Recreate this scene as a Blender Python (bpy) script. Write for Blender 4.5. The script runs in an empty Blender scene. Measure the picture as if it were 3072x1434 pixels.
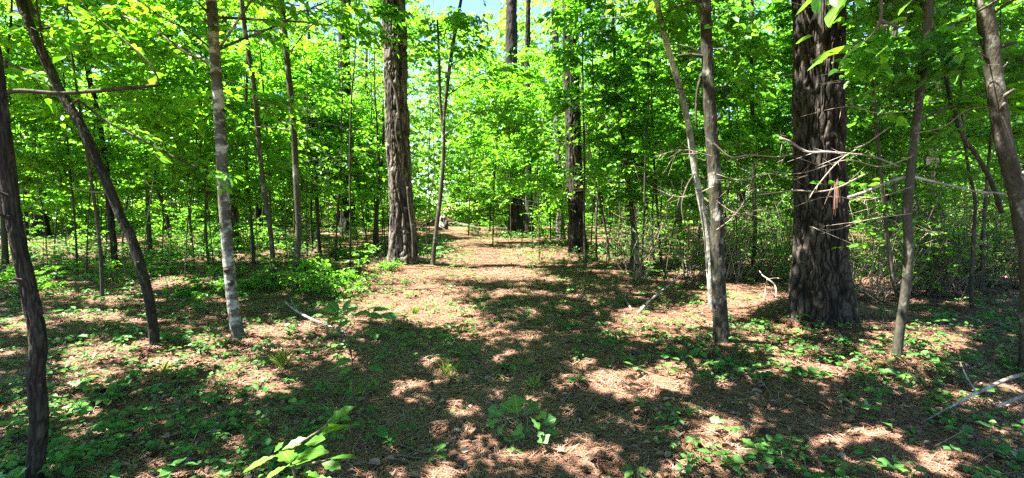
import bpy, math
import numpy as np
from mathutils import Vector

S = bpy.context.scene
rng = np.random.default_rng(11)
R = math.radians

# ------------------------------------------------------------------ camera, sky, sun, exposure
PW, PH, F = 3072, 1434, 1400.0
PITCH = 4.37
CAM = np.array([0.0, 0.0, 1.62])
cd = bpy.data.cameras.new('camera'); cam = bpy.data.objects.new('camera', cd)
S.collection.objects.link(cam); S.camera = cam
cd.sensor_width = 36.0; cd.lens = 36.0 * F / PW
cd.clip_start = 0.05; cd.clip_end = 1500
cam.location = CAM; cam.rotation_euler = (R(90 - PITCH), 0, 0)

SUN_EL, SUN_AZ = R(63), R(264)            # azimuth clockwise from +Y (the view direction)
SUN = np.array([math.sin(SUN_AZ) * math.cos(SUN_EL), math.cos(SUN_AZ) * math.cos(SUN_EL), math.sin(SUN_EL)])
w = bpy.data.worlds.new('World'); S.world = w; w.use_nodes = True
nt = w.node_tree; nt.nodes.clear()
sky = nt.nodes.new('ShaderNodeTexSky'); sky.sky_type = 'NISHITA'; sky.sun_disc = False
sky.sun_elevation = SUN_EL; sky.sun_rotation = SUN_AZ
sky.air_density = 0.75; sky.dust_density = 0.05; sky.ozone_density = 3.0
bg = nt.nodes.new('ShaderNodeBackground'); bg.inputs[1].default_value = 0.05
wo = nt.nodes.new('ShaderNodeOutputWorld')
nt.links.new(sky.outputs[0], bg.inputs[0]); nt.links.new(bg.outputs[0], wo.inputs[0])
sl = bpy.data.lights.new('sun', 'SUN'); sl.energy = 5.0; sl.angle = R(0.5); sl.color = (1.0, 0.95, 0.86)
so = bpy.data.objects.new('sun', sl); S.collection.objects.link(so)
so.rotation_euler = Vector(-SUN).to_track_quat('-Z', 'Y').to_euler()
S.view_settings.view_transform = 'Standard'; S.view_settings.look = 'None'
S.view_settings.exposure = 3.4; S.view_settings.gamma = 1.0
S.render.engine = 'CYCLES'
S.cycles.max_bounces = 7; S.cycles.diffuse_bounces = 4; S.cycles.transmission_bounces = 5
S.cycles.glossy_bounces = 2; S.cycles.transparent_max_bounces = 4
S.cycles.use_denoising = False
S.cycles.caustics_reflective = False; S.cycles.caustics_refractive = False

# ------------------------------------------------------------------ numeric helpers
cp, sp = math.cos(R(PITCH)), math.sin(R(PITCH))
FWD = np.array([0, cp, -sp]); UPV = np.array([0, sp, cp]); RGT = np.array([1.0, 0, 0])

def ray(px, py):
    return FWD + RGT * ((px - PW / 2) / F) + UPV * ((PH / 2 - py) / F)

def project(p):
    d = np.atleast_2d(p) - CAM
    z = d @ FWD; zz = np.where(z > 0.05, z, 0.05)
    return PW / 2 + F * (d @ RGT) / zz, PH / 2 - F * (d @ UPV) / zz, z

def hash2(i, j, k=0):
    n = (i.astype(np.int64) * 374761393 + j.astype(np.int64) * 668265263 + k * 1442695041) & 0x7fffffff
    n = ((n ^ (n >> 13)) * 1274126177) & 0x7fffffff
    n = (n ^ (n >> 16)) * 2246822519 & 0x7fffffff
    return (n & 0xffffff) / float(0xffffff)

def vnoise(x, y, k=0):
    x = np.asarray(x, float); y = np.asarray(y, float)
    i = np.floor(x); j = np.floor(y); fx = x - i; fy = y - j
    fx = fx * fx * (3 - 2 * fx); fy = fy * fy * (3 - 2 * fy)
    a = hash2(i, j, k); b = hash2(i + 1, j, k); c = hash2(i, j + 1, k); d = hash2(i + 1, j + 1, k)
    return (a * (1 - fx) + b * fx) * (1 - fy) + (c * (1 - fx) + d * fx) * fy

def worley(u, v, nu, k=0):
    iu = np.floor(u); iv = np.floor(v)
    f1 = np.full(u.shape, 9.0); f2 = np.full(u.shape, 9.0)
    for di in (-1, 0, 1):
        for dj in (-1, 0, 1):
            a = iu + di; b = iv + dj; aw = np.mod(a, nu)
            cx = a + 0.15 + 0.7 * hash2(aw, b, k); cy = b + 0.1 + 0.8 * hash2(aw, b, k + 7)
            d = np.hypot(u - cx, v - cy)
            m = d < f1
            f2 = np.where(m, f1, np.minimum(f2, d)); f1 = np.where(m, d, f1)
    return f1, f2

MOUNDS = []      # (x, y, height, radius) raised litter round the feet of the large pines
def ground_h(x, y):
    x = np.asarray(x, float); y = np.asarray(y, float)
    h = 0.10 * (vnoise(x / 3.1 + 5, y / 3.1) - 0.5) + 0.035 * (vnoise(x / 0.6, y / 0.6, 2) - 0.5)
    for mx, my, mh, mr in MOUNDS:
        h = h + mh * np.exp(-((x - mx) ** 2 + (y - my) ** 2) / (mr * mr))
    return h

def at(px, py):
    d = ray(px, py); z = 0.0
    for _ in range(6):
        t = (z - CAM[2]) / d[2]; p = CAM + d * t
        z = float(ground_h(p[0], p[1]))
    return CAM + d * ((z - CAM[2]) / d[2])

def at_y(px, py, Y):
    d = ray(px, py)
    return CAM + d * ((Y - CAM[1]) / d[1])

def norm(a):
    return a / np.maximum(np.linalg.norm(a, axis=-1, keepdims=True), 1e-9)

MOUNDS += [(*at_y(2462, 965, 6.3)[:2], 0.20, 0.85), (*at_y(1208, 792, 12.0)[:2], 0.16, 1.3), (*at_y(1735, 757, 15.0)[:2], 0.12, 1.2),
           (*at_y(2690, 1085, 4.7)[:2], 0.11, 0.55)]

# ------------------------------------------------------------------ mesh builder
class MB:
    def __init__(self):
        self.v = []; self.q = []; self.m = []; self.a = []; self.n = 0
    def add(self, v, q, mat=0, attr=None):
        v = np.asarray(v, float).reshape(-1, 3); q = np.asarray(q, np.int64).reshape(-1, 4)
        if len(q) == 0: return
        self.v.append(v); self.q.append(q + self.n); self.m.append(np.full(len(q), mat, np.int32))
        self.a.append(np.full(len(v), 1.0) if attr is None else np.asarray(attr, float).ravel())
        self.n += len(v)
    def build(self, name, mats, parent=None, origin=None, smooth=True):
        o0 = np.zeros(3) if origin is None else np.asarray(origin, float)
        v = np.concatenate(self.v) - o0; q = np.concatenate(self.q); m = np.concatenate(self.m)
        me = bpy.data.meshes.new(name)
        me.vertices.add(len(v)); me.vertices.foreach_set('co', v.astype(np.float32).ravel())
        me.loops.add(len(q) * 4); me.loops.foreach_set('vertex_index', q.astype(np.int32).ravel())
        me.polygons.add(len(q)); me.polygons.foreach_set('loop_start', np.arange(0, len(q) * 4, 4, dtype=np.int32))
        me.polygons.foreach_set('material_index', m)
        me.polygons.foreach_set('use_smooth', np.full(len(q), smooth))
        at_ = me.attributes.new('plate', 'FLOAT', 'POINT')
        at_.data.foreach_set('value', np.concatenate(self.a).astype(np.float32))
        me.update(calc_edges=True); me.validate()
        for x in (mats if isinstance(mats, (list, tuple)) else [mats]): me.materials.append(x)
        ob = bpy.data.objects.new(name, me); S.collection.objects.link(ob)
        if parent is not None: ob.parent = parent
        elif origin is not None: ob.location = o0
        return ob

def tag(o, label=None, cat=None, group=None, kind=None):
    if label: o['label'] = label
    if cat: o['category'] = cat
    if group: o['group'] = group
    if kind: o['kind'] = kind
    return o

def empty(name, loc, label, cat, group=None):
    o = bpy.data.objects.new(name, None); S.collection.objects.link(o)
    o.location = loc; o.empty_display_size = 0.2
    return tag(o, label, cat, group)

def catmull(pts, n):
    pts = np.asarray(pts, float); k = len(pts)
    if k < 3:
        t = np.linspace(0, 1, n)[:, None]; return pts[0] * (1 - t) + pts[-1] * t
    s = np.concatenate([[0], np.cumsum(np.linalg.norm(np.diff(pts[:, :3], axis=0), axis=1))])
    P = np.vstack([2 * pts[0] - pts[1], pts, 2 * pts[-1] - pts[-2]])
    u = np.linspace(0, s[-1], n); i = np.clip(np.searchsorted(s, u, side='right') - 1, 0, k - 2)
    t = ((u - s[i]) / np.maximum(s[i + 1] - s[i], 1e-9))[:, None]
    p0, p1, p2, p3 = P[i], P[i + 1], P[i + 2], P[i + 3]
    return 0.5 * (2 * p1 + (p2 - p0) * t + (2 * p0 - 5 * p1 + 4 * p2 - p3) * t ** 2 + (3 * p1 - p0 - 3 * p2 + p3) * t ** 3)

def tube(mb, pts, rad, nseg=8, nring=None, bark=None, flare=0.0, mat=0, seed=0, lump=0.0):
    """one tapered stem; bark = (cell width, cell height, relief) raises plates between furrows"""
    pr = np.column_stack([np.asarray(pts, float), np.asarray(rad, float)])
    L = float(np.sum(np.linalg.norm(np.diff(pr[:, :3], axis=0), axis=1)))
    if nring is None: nring = max(3, int(L / 0.12))
    c = catmull(pr, nring); p = c[:, :3]; r = np.maximum(c[:, 3], 0.0008)
    s = np.concatenate([[0], np.cumsum(np.linalg.norm(np.diff(p, axis=0), axis=1))])
    r = r * (1 + flare * np.exp(-s / max(0.07, 2.2 * float(r[0]))))
    t = norm(np.gradient(p, axis=0))
    ref = np.tile([1.0, 0, 0], (nring, 1)); bad = np.abs(t[:, 0]) > 0.8; ref[bad] = [0, 0, 1.0]
    if bad.mean() > 0.5: ref[:] = [0, 0, 1.0]
    else: ref[:] = [1.0, 0.0, 0.0]
    if np.max(np.abs(np.sum(t * ref, axis=1))) > 0.98: ref[:] = [0.15, 0.95, 0.27]
    n1 = norm(ref - t * np.sum(ref * t, axis=1, keepdims=True)); n2 = np.cross(t, n1)
    th = math.pi / 2 + np.linspace(0, 2 * math.pi, nseg, endpoint=False)
    TH, SS = np.meshgrid(th, s); RR = np.repeat(r[:, None], nseg, 1).copy(); attr = np.ones_like(RR)
    if lump:
        RR *= 1 + lump * (vnoise(np.cos(TH) * 1.3 + seed * 3.1, SS * 2.2 + np.sin(TH) * 1.3, 5) - 0.5)
    if flare > 0.3:
        RR *= 1 + 0.12 * np.exp(-SS / max(.08, 2.5 * float(r[0]))) * np.sin(TH * 5 + seed) 
    if bark:
        cu, cv, amp = bark
        if p[0][1] > 8: cu *= 2.0; cv *= 2.2; amp *= 1.5
        nu = max(5, int(round(2 * math.pi * float(np.median(r)) / cu)))
        u = TH / (2 * math.pi) * nu + 0.7 * (vnoise(SS / (cv * 0.8) + seed, TH * 1.0, 3) - 0.5); v = SS / cv + 0.5 * (vnoise(TH * 4, SS * 9, 9) - .5)
        w1 = 0.9 * (vnoise(SS / (cv * 1.3) + seed, TH * 2.2, 3) - 0.5) + 0.5 * (vnoise(SS / (cv * .4) + seed, TH * 5, 8) - 0.5)
        e1 = np.abs(2 * vnoise(u * 1.25 + w1 * 1.2, v * 0.62 + seed, 11) - 1) / 0.40
        e2 = np.abs(2 * vnoise(u * 2.3 + w1 * 1.1 + 31, v * 1.2 + seed, 12) - 1) / 0.34 + 0.08
        f1, f2 = worley(u * .5, v * .9, max(3, nu // 2), seed)
        e = np.clip(np.minimum(np.minimum(e1, e2), (f2 - f1) / 0.16 + .2), 0, 1); e = e * e * (3 - 2 * e)
        rough = vnoise(TH * 14 + seed, SS * 30, 4)
        attr = e * (0.75 + 0.25 * rough)
        RR += amp * (e - 0.6) + amp * 0.35 * (rough - 0.5)
    V = p[:, None, :] + RR[..., None] * (np.cos(TH)[..., None] * n1[:, None, :] + np.sin(TH)[..., None] * n2[:, None, :])
    i = np.arange(nring - 1)[:, None] * nseg; j = np.arange(nseg)[None, :]; jn = (j + 1) % nseg
    q = np.stack([i + j, i + jn, i + nseg + jn, i + nseg + j], -1).reshape(-1, 4)
    V = V.reshape(-1, 3); A = attr.ravel()
    # closed ends
    nv = len(V); V = np.vstack([V, p[:1], p[-1:]]); A = np.append(A, [A[0], A[-1]])
    if nseg % 2 == 0:
        k = np.arange(0, nseg, 2)
        e0 = np.stack([np.full_like(k, nv), (k + 2) % nseg, k + 1, k], -1); b = (nring - 1) * nseg
        e1 = np.stack([np.full_like(k, nv + 1), b + k, b + k + 1, b + (k + 2) % nseg], -1)
        q = np.vstack([q, e0, e1])
    mb.add(V, q, mat, A)

def sticks(mb, A, B, ra, rb, mat=0):
    """many thin twigs at once (three sided)"""
    A = np.atleast_2d(A); B = np.atleast_2d(B); N = len(A)
    if N == 0: return
    ra = np.broadcast_to(ra, (N,)); rb = np.broadcast_to(rb, (N,))
    t = norm(B - A); ref = np.where(np.abs(t[:, 2:3]) > 0.8, [[1.0, 0, 0]], [[0, 0, 1.0]])
    n1 = norm(np.cross(t, ref)); n2 = np.cross(t, n1); V = np.zeros((N, 6, 3))
    for k in range(3):
        a = 2 * math.pi * k / 3; d = n1 * math.cos(a) + n2 * math.sin(a)
        V[:, k] = A + d * ra[:, None]; V[:, 3 + k] = B + d * rb[:, None]
    q = np.array([[0, 1, 4, 3], [1, 2, 5, 4], [2, 0, 3, 5]])
    mb.add(V.reshape(-1, 3), (np.arange(N)[:, None, None] * 6 + q[None]).reshape(-1, 4), mat)

def leaves(mb, base, axis, nrm, L, Wd, fold=0.22, mat=0, droop=0.15):
    """many six cornered folded leaves at once"""
    N = len(base)
    if N == 0: return
    axis = norm(axis); side = norm(np.cross(axis, nrm)); up = np.cross(side, axis)
    L = np.broadcast_to(L, (N,))[:, None]; Wd = np.broadcast_to(Wd, (N,))[:, None]
    V = np.zeros((N, 6, 3))
    V[:, 0] = base
    V[:, 1] = base + axis * L * 0.30 + side * Wd * 0.46 + up * Wd * fold
    V[:, 2] = base + axis * L * 0.70 + side * Wd * 0.36 + up * (Wd * fold - L * droop * 0.4)
    V[:, 3] = base + axis * L - up * L * droop
    V[:, 4] = base + axis * L * 0.70 - side * Wd * 0.36 + up * (Wd * fold - L * droop * 0.4)
    V[:, 5] = base + axis * L * 0.30 - side * Wd * 0.46 + up * Wd * fold
    q = np.array([[0, 1, 2, 3], [0, 3, 4, 5]])
    mb.add(V.reshape(-1, 3), (np.arange(N)[:, None, None] * 6 + q[None]).reshape(-1, 4), mat)

def big_leaf(mb, a, b, width, nrm, kind='wavy', mat=0, curl=0.12, fold=0.18):
    """one large leaf from a (stalk) to b (tip), with a lobed or plain outline"""
    a = np.asarray(a, float); b = np.asarray(b, float); ax = b - a; L = np.linalg.norm(ax); ax /= L
    side = norm(np.cross(ax, nrm)); up = np.cross(side, ax)
    n = 13; t = np.linspace(0, 1, n)
    if kind == 'wavy': prof = np.sin(math.pi * t ** 1.25) ** 0.8 * (1 + 0.22 * np.sin(t * 20)) ; prof[-1] = 0.02
    elif kind == 'oak': prof = (0.25 + 0.75 * t) * np.sin(math.pi * np.clip(t, 0, 1) ** 1.7) ** 0.6 * (1 + 0.38 * np.sin(t * 17 + 2)); prof[-1] = 0.05
    else: prof = np.sin(math.pi * t ** 0.9) ** 0.85
    prof = np.maximum(prof, 0.02) * width * 0.5
    mid = a + ax * (t * L)[:, None] + up * (-(t ** 2) * curl * L)[:, None]
    wob = (rng.random(n) - 0.5) * 0.08 * width
    l = mid + side * prof[:, None] + up * (prof * fold + wob)[:, None]
    r = mid - side * prof[:, None] + up * (prof * fold - wob)[:, None]
    V = np.concatenate([l, mid, r]); i = np.arange(n - 1)
    q = np.vstack([np.stack([i, i + n, i + n + 1, i + 1], -1), np.stack([i + n, i + 2 * n, i + 2 * n + 1, i + n + 1], -1)])
    mb.add(V, q, mat, np.concatenate([np.ones(n), np.zeros(n), np.ones(n)]))

# ------------------------------------------------------------------ materials
def newmat(name):
    m = bpy.data.materials.new(name); m.use_nodes = True
    n = m.node_tree.nodes; n.clear()
    return m, n, m.node_tree.links, n.new('ShaderNodeOutputMaterial')

def ramp(n, stops):
    r = n.new('ShaderNodeValToRGB'); e = r.color_ramp.elements
    while len(e) < len(stops): e.new(0.5)
    for k, (p, c) in enumerate(stops): e[k].position = p; e[k].color = (*c, 1)
    return r

def leaf_mat(name, stops, trans=0.56, tint=(1.95, 2.0, 0.55), rough=0.42, spec=0.35, vary=0.35):
    m, n, l, out = newmat(name)
    geo = n.new('ShaderNodeNewGeometry'); oi = n.new('ShaderNodeObjectInfo')
    mx = n.new('ShaderNodeMath'); mx.operation = 'MULTIPLY_ADD'; mx.inputs[1].default_value = 1 - vary
    l.new(geo.outputs['Random Per Island'], mx.inputs[0])
    om = n.new('ShaderNodeMath'); om.operation = 'MULTIPLY'; om.inputs[1].default_value = vary
    l.new(oi.outputs['Random'], om.inputs[0]); l.new(om.outputs[0], mx.inputs[2])
    r = ramp(n, stops); l.new(mx.outputs[0], r.inputs[0])
    if name in ('near_leaf', 'ground_leaf'):     # pale midrib
        at_ = n.new('ShaderNodeAttribute'); at_.attribute_name = 'plate'
        rb = ramp(n, [(0.0, (1, 1, 1)), (0.13, (0, 0, 0))]); l.new(at_.outputs['Fac'], rb.inputs[0])
        mr = n.new('ShaderNodeMix'); mr.data_type = 'RGBA'; l.new(rb.outputs[0], mr.inputs['Factor']); l.new(r.outputs[0], mr.inputs['A']); mr.inputs['B'].default_value = (.22, .34, .07, 1)
        class _R: outputs = [mr.outputs['Result']]
        r = _R
    b = n.new('ShaderNodeBsdfPrincipled'); l.new(r.outputs[0], b.inputs['Base Color'])
    b.inputs['Roughness'].default_value = rough; b.inputs['Specular IOR Level'].default_value = spec
    t = n.new('ShaderNodeBsdfTranslucent'); mul = n.new('ShaderNodeMix'); mul.data_type = 'RGBA'; mul.blend_type = 'MULTIPLY'
    mul.clamp_result = False
    mul.inputs['Factor'].default_value = 1.0; l.new(r.outputs[0], mul.inputs['A']); mul.inputs['B'].default_value = (*tint, 1)
    l.new(mul.outputs['Result'], t.inputs[0])
    s = n.new('ShaderNodeMixShader'); s.inputs[0].default_value = trans
    l.new(b.outputs[0], s.inputs[1]); l.new(t.outputs[0], s.inputs[2]); l.new(s.outputs[0], out.inputs[0])
    return m

BARK_TONE = {'pine_bark': .72, 'dark_bark': 1.1, 'grey_bark': .85, 'pale_pine_bark': .78, 'lichen_bark': .8, 'pale_wood': .62}
def bark_mat(name, furrow, plate, plate2, lichen=None, lich_amt=0.6, scale=9, rings=False, bump=0.5):
    q = BARK_TONE.get(name, 1.0); furrow, plate, plate2 = [tuple(v * q for v in c) for c in (furrow, plate, plate2)]
    if lichen: lichen = tuple(v * (.5 + .5 * q) for v in lichen)
    m, n, l, out = newmat(name)
    tc = n.new('ShaderNodeTexCoord'); mp = n.new('ShaderNodeMapping'); mp.inputs['Scale'].default_value = (1, 1, 0.3)
    l.new(tc.outputs['Object'], mp.inputs[0])
    at_ = n.new('ShaderNodeAttribute'); at_.attribute_name = 'plate'
    nz = n.new('ShaderNodeTexNoise'); nz.inputs['Scale'].default_value = scale; nz.inputs['Detail'].default_value = 6; nz.inputs['Roughness'].default_value = 0.7
    l.new(mp.outputs[0], nz.inputs['Vector'])
    pr = ramp(n, [(0.36, plate2), (0.62, plate)]); l.new(nz.outputs[0], pr.inputs[0])
    mx = n.new('ShaderNodeMix'); mx.data_type = 'RGBA'; l.new(at_.outputs['Fac'], mx.inputs['Factor'])
    mx.inputs['A'].default_value = (*furrow, 1); l.new(pr.outputs[0], mx.inputs['B'])
    col = mx.outputs['Result']
    if lichen:
        n2 = n.new('ShaderNodeTexNoise'); n2.inputs['Scale'].default_value = 5.0; n2.inputs['Detail'].default_value = 5; n2.inputs['Roughness'].default_value = 0.65
        m2 = n.new('ShaderNodeMapping'); m2.inputs['Scale'].default_value = (1, 1, 1.6 if rings else 0.8); l.new(tc.outputs['Object'], m2.inputs[0]); l.new(m2.outputs[0], n2.inputs['Vector'])
        lr = ramp(n, [(lich_amt - 0.06, (0, 0, 0)), (lich_amt + 0.05, (1, 1, 1))]); l.new(n2.outputs[0], lr.inputs[0])
        m3 = n.new('ShaderNodeMix'); m3.data_type = 'RGBA'; l.new(lr.outputs[0], m3.inputs['Factor']); l.new(col, m3.inputs['A']); m3.inputs['B'].default_value = (*lichen, 1)
        col = m3.outputs['Result']
    fine = n.new('ShaderNodeTexNoise'); fine.inputs['Scale'].default_value = 60; fine.inputs['Detail'].default_value = 4
    l.new(mp.outputs[0], fine.inputs['Vector'])
    fm = n.new('ShaderNodeMapRange'); fm.inputs['To Min'].default_value = 0.65; fm.inputs['To Max'].default_value = 1.3; l.new(fine.outputs[0], fm.inputs['Value'])
    mu = n.new('ShaderNodeMix'); mu.data_type = 'RGBA'; mu.blend_type = 'MULTIPLY'; mu.inputs['Factor'].default_value = 1
    l.new(col, mu.inputs['A']); l.new(fm.outputs[0], mu.inputs['B'])
    b = n.new('ShaderNodeBsdfPrincipled'); b.inputs['Roughness'].default_value = 0.9; b.inputs['Specular IOR Level'].default_value = 0.15
    l.new(mu.outputs['Result'], b.inputs['Base Color'])
    bp = n.new('ShaderNodeBump'); bp.inputs['Strength'].default_value = bump; bp.inputs['Distance'].default_value = 0.02
    ad = n.new('ShaderNodeMath'); l.new(nz.outputs[0], ad.inputs[0]); l.new(fine.outputs[0], ad.inputs[1]); l.new(ad.outputs[0], bp.inputs['Height'])
    l.new(bp.outputs[0], b.inputs['Normal']); l.new(b.outputs[0], out.inputs[0])
    return m

def island_mat(name, stops, rough=0.75, spec=0.2):
    m, n, l, out = newmat(name)
    g = n.new('ShaderNodeNewGeometry'); r = ramp(n, stops); l.new(g.outputs['Random Per Island'], r.inputs[0])
    b = n.new('ShaderNodeBsdfPrincipled'); b.inputs['Roughness'].default_value = rough; b.inputs['Specular IOR Level'].default_value = spec
    l.new(r.outputs[0], b.inputs['Base Color']); l.new(b.outputs[0], out.inputs[0])
    return m

def ground_mat(name, a, b_, c, green):
    m, n, l, out = newmat(name)
    tc = n.new('ShaderNodeTexCoord')
    n1 = n.new('ShaderNodeTexNoise'); n1.inputs['Scale'].default_value = 14; n1.inputs['Detail'].default_value = 8; n1.inputs['Roughness'].default_value = 0.75
    l.new(tc.outputs['Object'], n1.inputs['Vector'])
    r1 = ramp(n, [(0.33, a), (0.52, b_), (0.70, c)]); l.new(n1.outputs[0], r1.inputs[0])
    n2 = n.new('ShaderNodeTexNoise'); n2.inputs['Scale'].default_value = 0.9; n2.inputs['Detail'].default_value = 5; l.new(tc.outputs['Object'], n2.inputs['Vector'])
    r2 = ramp(n, [(0.5, (0, 0, 0)), (0.72, (1, 1, 1))]); l.new(n2.outputs[0], r2.inputs[0])
    mx = n.new('ShaderNodeMix'); mx.data_type = 'RGBA'; l.new(r2.outputs[0], mx.inputs['Factor']); l.new(r1.outputs[0], mx.inputs['A']); mx.inputs['B'].default_value = (*green, 1)
    b = n.new('ShaderNodeBsdfPrincipled'); b.inputs['Roughness'].default_value = 0.95; b.inputs['Specular IOR Level'].default_value = 0.1
    l.new(mx.outputs['Result'], b.inputs['Base Color'])
    bp = n.new('ShaderNodeBump'); bp.inputs['Strength'].default_value = 0.9; bp.inputs['Distance'].default_value = 0.03
    l.new(n1.outputs[0], bp.inputs['Height']); l.new(bp.outputs[0], b.inputs['Normal']); l.new(b.outputs[0], out.inputs[0])
    return m

M = {}
M['leaf'] = leaf_mat('fresh_leaf', [(0.0, (0.032, 0.120, 0.016)), (0.5, (0.078, 0.235, 0.018)), (1.0, (0.145, 0.33, 0.024))])
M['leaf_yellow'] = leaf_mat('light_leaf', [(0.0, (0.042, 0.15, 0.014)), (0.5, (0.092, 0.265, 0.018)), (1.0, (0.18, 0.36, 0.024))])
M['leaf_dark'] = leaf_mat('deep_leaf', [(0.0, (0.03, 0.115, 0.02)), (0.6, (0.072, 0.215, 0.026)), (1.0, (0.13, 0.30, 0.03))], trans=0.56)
M['leaf_far'] = leaf_mat('far_leaf', [(0.0, (0.055, 0.15, 0.03)), (0.5, (0.12, 0.26, 0.04)), (1.0, (0.21, 0.33, 0.06))])
M['ground_leaf'] = leaf_mat('ground_leaf', [(0.0, (0.035, 0.12, 0.03)), (0.6, (0.07, 0.19, 0.04)), (1.0, (0.13, 0.27, 0.045))], trans=0.4, tint=(1.3, 1.3, 0.6), vary=0.15, spec=0.2)
M['near_leaf'] = leaf_mat('near_leaf', [(0.0, (0.06, 0.19, 0.018)), (1.0, (0.11, 0.27, 0.022))], trans=0.5, vary=0.0, tint=(1.5, 1.5, .5))
M['pine_needle'] = leaf_mat('pine_needle', [(0.0, (0.03, 0.08, 0.015)), (1.0, (0.09, 0.17, 0.03))], trans=0.25)
M['grass'] = leaf_mat('grass_blade', [(0.0, (0.10, 0.2, 0.03)), (1.0, (0.26, 0.32, 0.06))], trans=0.4, vary=0.0)
M['pine_bark'] = bark_mat('pine_bark', (0.006, 0.005, 0.004), (0.098, 0.084, 0.068), (0.05, 0.042, 0.033), lichen=(0.15, 0.13, 0.11), lich_amt=0.70)
M['pale_pine_bark'] = bark_mat('pale_pine_bark', (0.02, 0.015, 0.012), (0.25, 0.215, 0.185), (0.115, 0.092, 0.074), lichen=(0.30, 0.265, 0.24), lich_amt=0.64)
M['dark_bark'] = bark_mat('dark_bark', (0.009, 0.008, 0.006), (0.055, 0.049, 0.038), (0.02, 0.018, 0.013), lichen=(0.11, 0.11, 0.085), lich_amt=0.66)
M['grey_bark'] = bark_mat('grey_bark', (0.02, 0.018, 0.012), (0.082, 0.074, 0.053), (0.035, 0.032, 0.022), lichen=(0.22, 0.21, 0.175), lich_amt=0.61)
M['lichen_bark'] = bark_mat('lichen_bark', (0.03, 0.027, 0.023), (0.13, 0.12, 0.10), (0.05, 0.045, 0.037), lichen=(0.36, 0.36, 0.32), lich_amt=0.55, rings=True)
M['pale_wood'] = bark_mat('pale_wood', (0.14, 0.11, 0.09), (0.38, 0.335, 0.285), (0.20, 0.16, 0.125), lichen=(0.46, 0.43, 0.39), lich_amt=0.56)
M['whitish_bark'] = bark_mat('whitish_bark', (0.05, 0.045, 0.037), (0.19, 0.175, 0.145), (0.07, 0.062, 0.047), lichen=(0.36, 0.35, 0.31), lich_amt=0.54)
M['twig'] = bark_mat('twig_bark', (0.03, 0.024, 0.018), (0.10, 0.08, 0.06), (0.045, 0.036, 0.026))
M['dry_twig'] = bark_mat('dry_twig_bark', (0.12, 0.09, 0.062), (0.28, 0.225, 0.165), (0.16, 0.12, 0.085))
M['dead_needle'] = island_mat('dead_needle', [(0.0, (0.0863, 0.0392, 0.0224)), (0.4, (0.1510, 0.0741, 0.0446)), (0.8, (0.2157, 0.1191, 0.0805)), (1.0, (0.2848, 0.1872, 0.1384))], 0.55, 0.3)
M['dead_leaf'] = island_mat('dead_leaf', [(0.0, (0.0432, 0.0239, 0.0152)), (0.4, (0.1208, 0.0680, 0.0402)), (0.75, (0.2070, 0.1319, 0.0849)), (1.0, (0.2848, 0.2127, 0.1608))], 0.6, 0.25)
M['cone'] = island_mat('cone_scale', [(0.0, (0.05, 0.035, 0.025)), (1.0, (0.16, 0.12, 0.09))])
M['ground'] = ground_mat('forest_floor', (0.0604, 0.0298, 0.0179), (0.1208, 0.0629, 0.0385), (0.1898, 0.1106, 0.0742), (0.1035, 0.0936, 0.0402))
M['path'] = ground_mat('trodden_litter', (0.0475, 0.0255, 0.0152), (0.0906, 0.0511, 0.0303), (0.1510, 0.0936, 0.0607), (0.1122, 0.0851, 0.0446))

# ------------------------------------------------------------------ where sunlight reaches the floor (leaves left out of the crowns to let it in)
GAPS = [  # (cx, cy, rx, ry) in photo pixels of the sunlit floor
 (1215, 900, 220, 75), (1340, 940, 140, 44), (1230, 825, 140, 36), (1500, 745, 190, 44), (1420, 700, 140, 18), (1345, 672, 120, 12), (1590, 775, 70, 16),
 (775, 1140, 150, 50), (860, 1040, 170, 38), (985, 985, 130, 34), (1010, 1075, 70, 22), (385, 1062, 95, 40), (300, 1135, 120, 26), (560, 1095, 60, 14), (90, 985, 90, 22), (330, 960, 70, 20),
 (560, 845, 120, 12), (330, 905, 90, 14), (650, 770, 120, 14), (990, 735, 130, 16), (240, 752, 200, 22),
 (1885, 968, 80, 46), (2060, 965, 80, 40), (2030, 1010, 80, 16), (2290, 905, 95, 34), (2200, 880, 40, 30), (1920, 770, 120, 22), (2060, 820, 50, 14), (2300, 790, 130, 16), (2600, 850, 120, 16),
 (2790, 1035, 170, 54), (2730, 1095, 60, 26), (2880, 985, 110, 18), (2470, 1095, 40, 12), (2400, 1085, 60, 22), (2590, 1110, 85, 22), (2820, 1165, 70, 20), (2960, 1210, 90, 18),
 (1830, 1148, 130, 36), (1960, 1155, 130, 26), (2180, 1160, 30, 20), (2075, 1100, 50, 16), (2010, 1235, 60, 24), (2070, 1320, 90, 52), (2130, 1270, 60, 20), (2230, 1375, 80, 20), (1720, 1405, 140, 44), (2030, 1425, 110, 42), (1400, 1400, 60, 24), (1560, 1420, 60, 16),
 (2580, 1310, 60, 16), (2440, 1260, 30, 14), (2680, 1390, 60, 18), (2290, 1300, 40, 16), (530, 1395, 60, 26), (1330, 1080, 80, 18), (1320, 1150, 40, 14), (1480, 830, 60, 12), (1510, 890, 60, 10), (1580, 1010, 70, 16), (1420, 1010, 60, 22), (1760, 1085, 40, 16), (1800, 1240, 50, 12), (690, 905, 60, 10), (60, 1060, 50, 14), (180, 880, 60, 14), (1250, 1190, 40, 12)]
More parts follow.
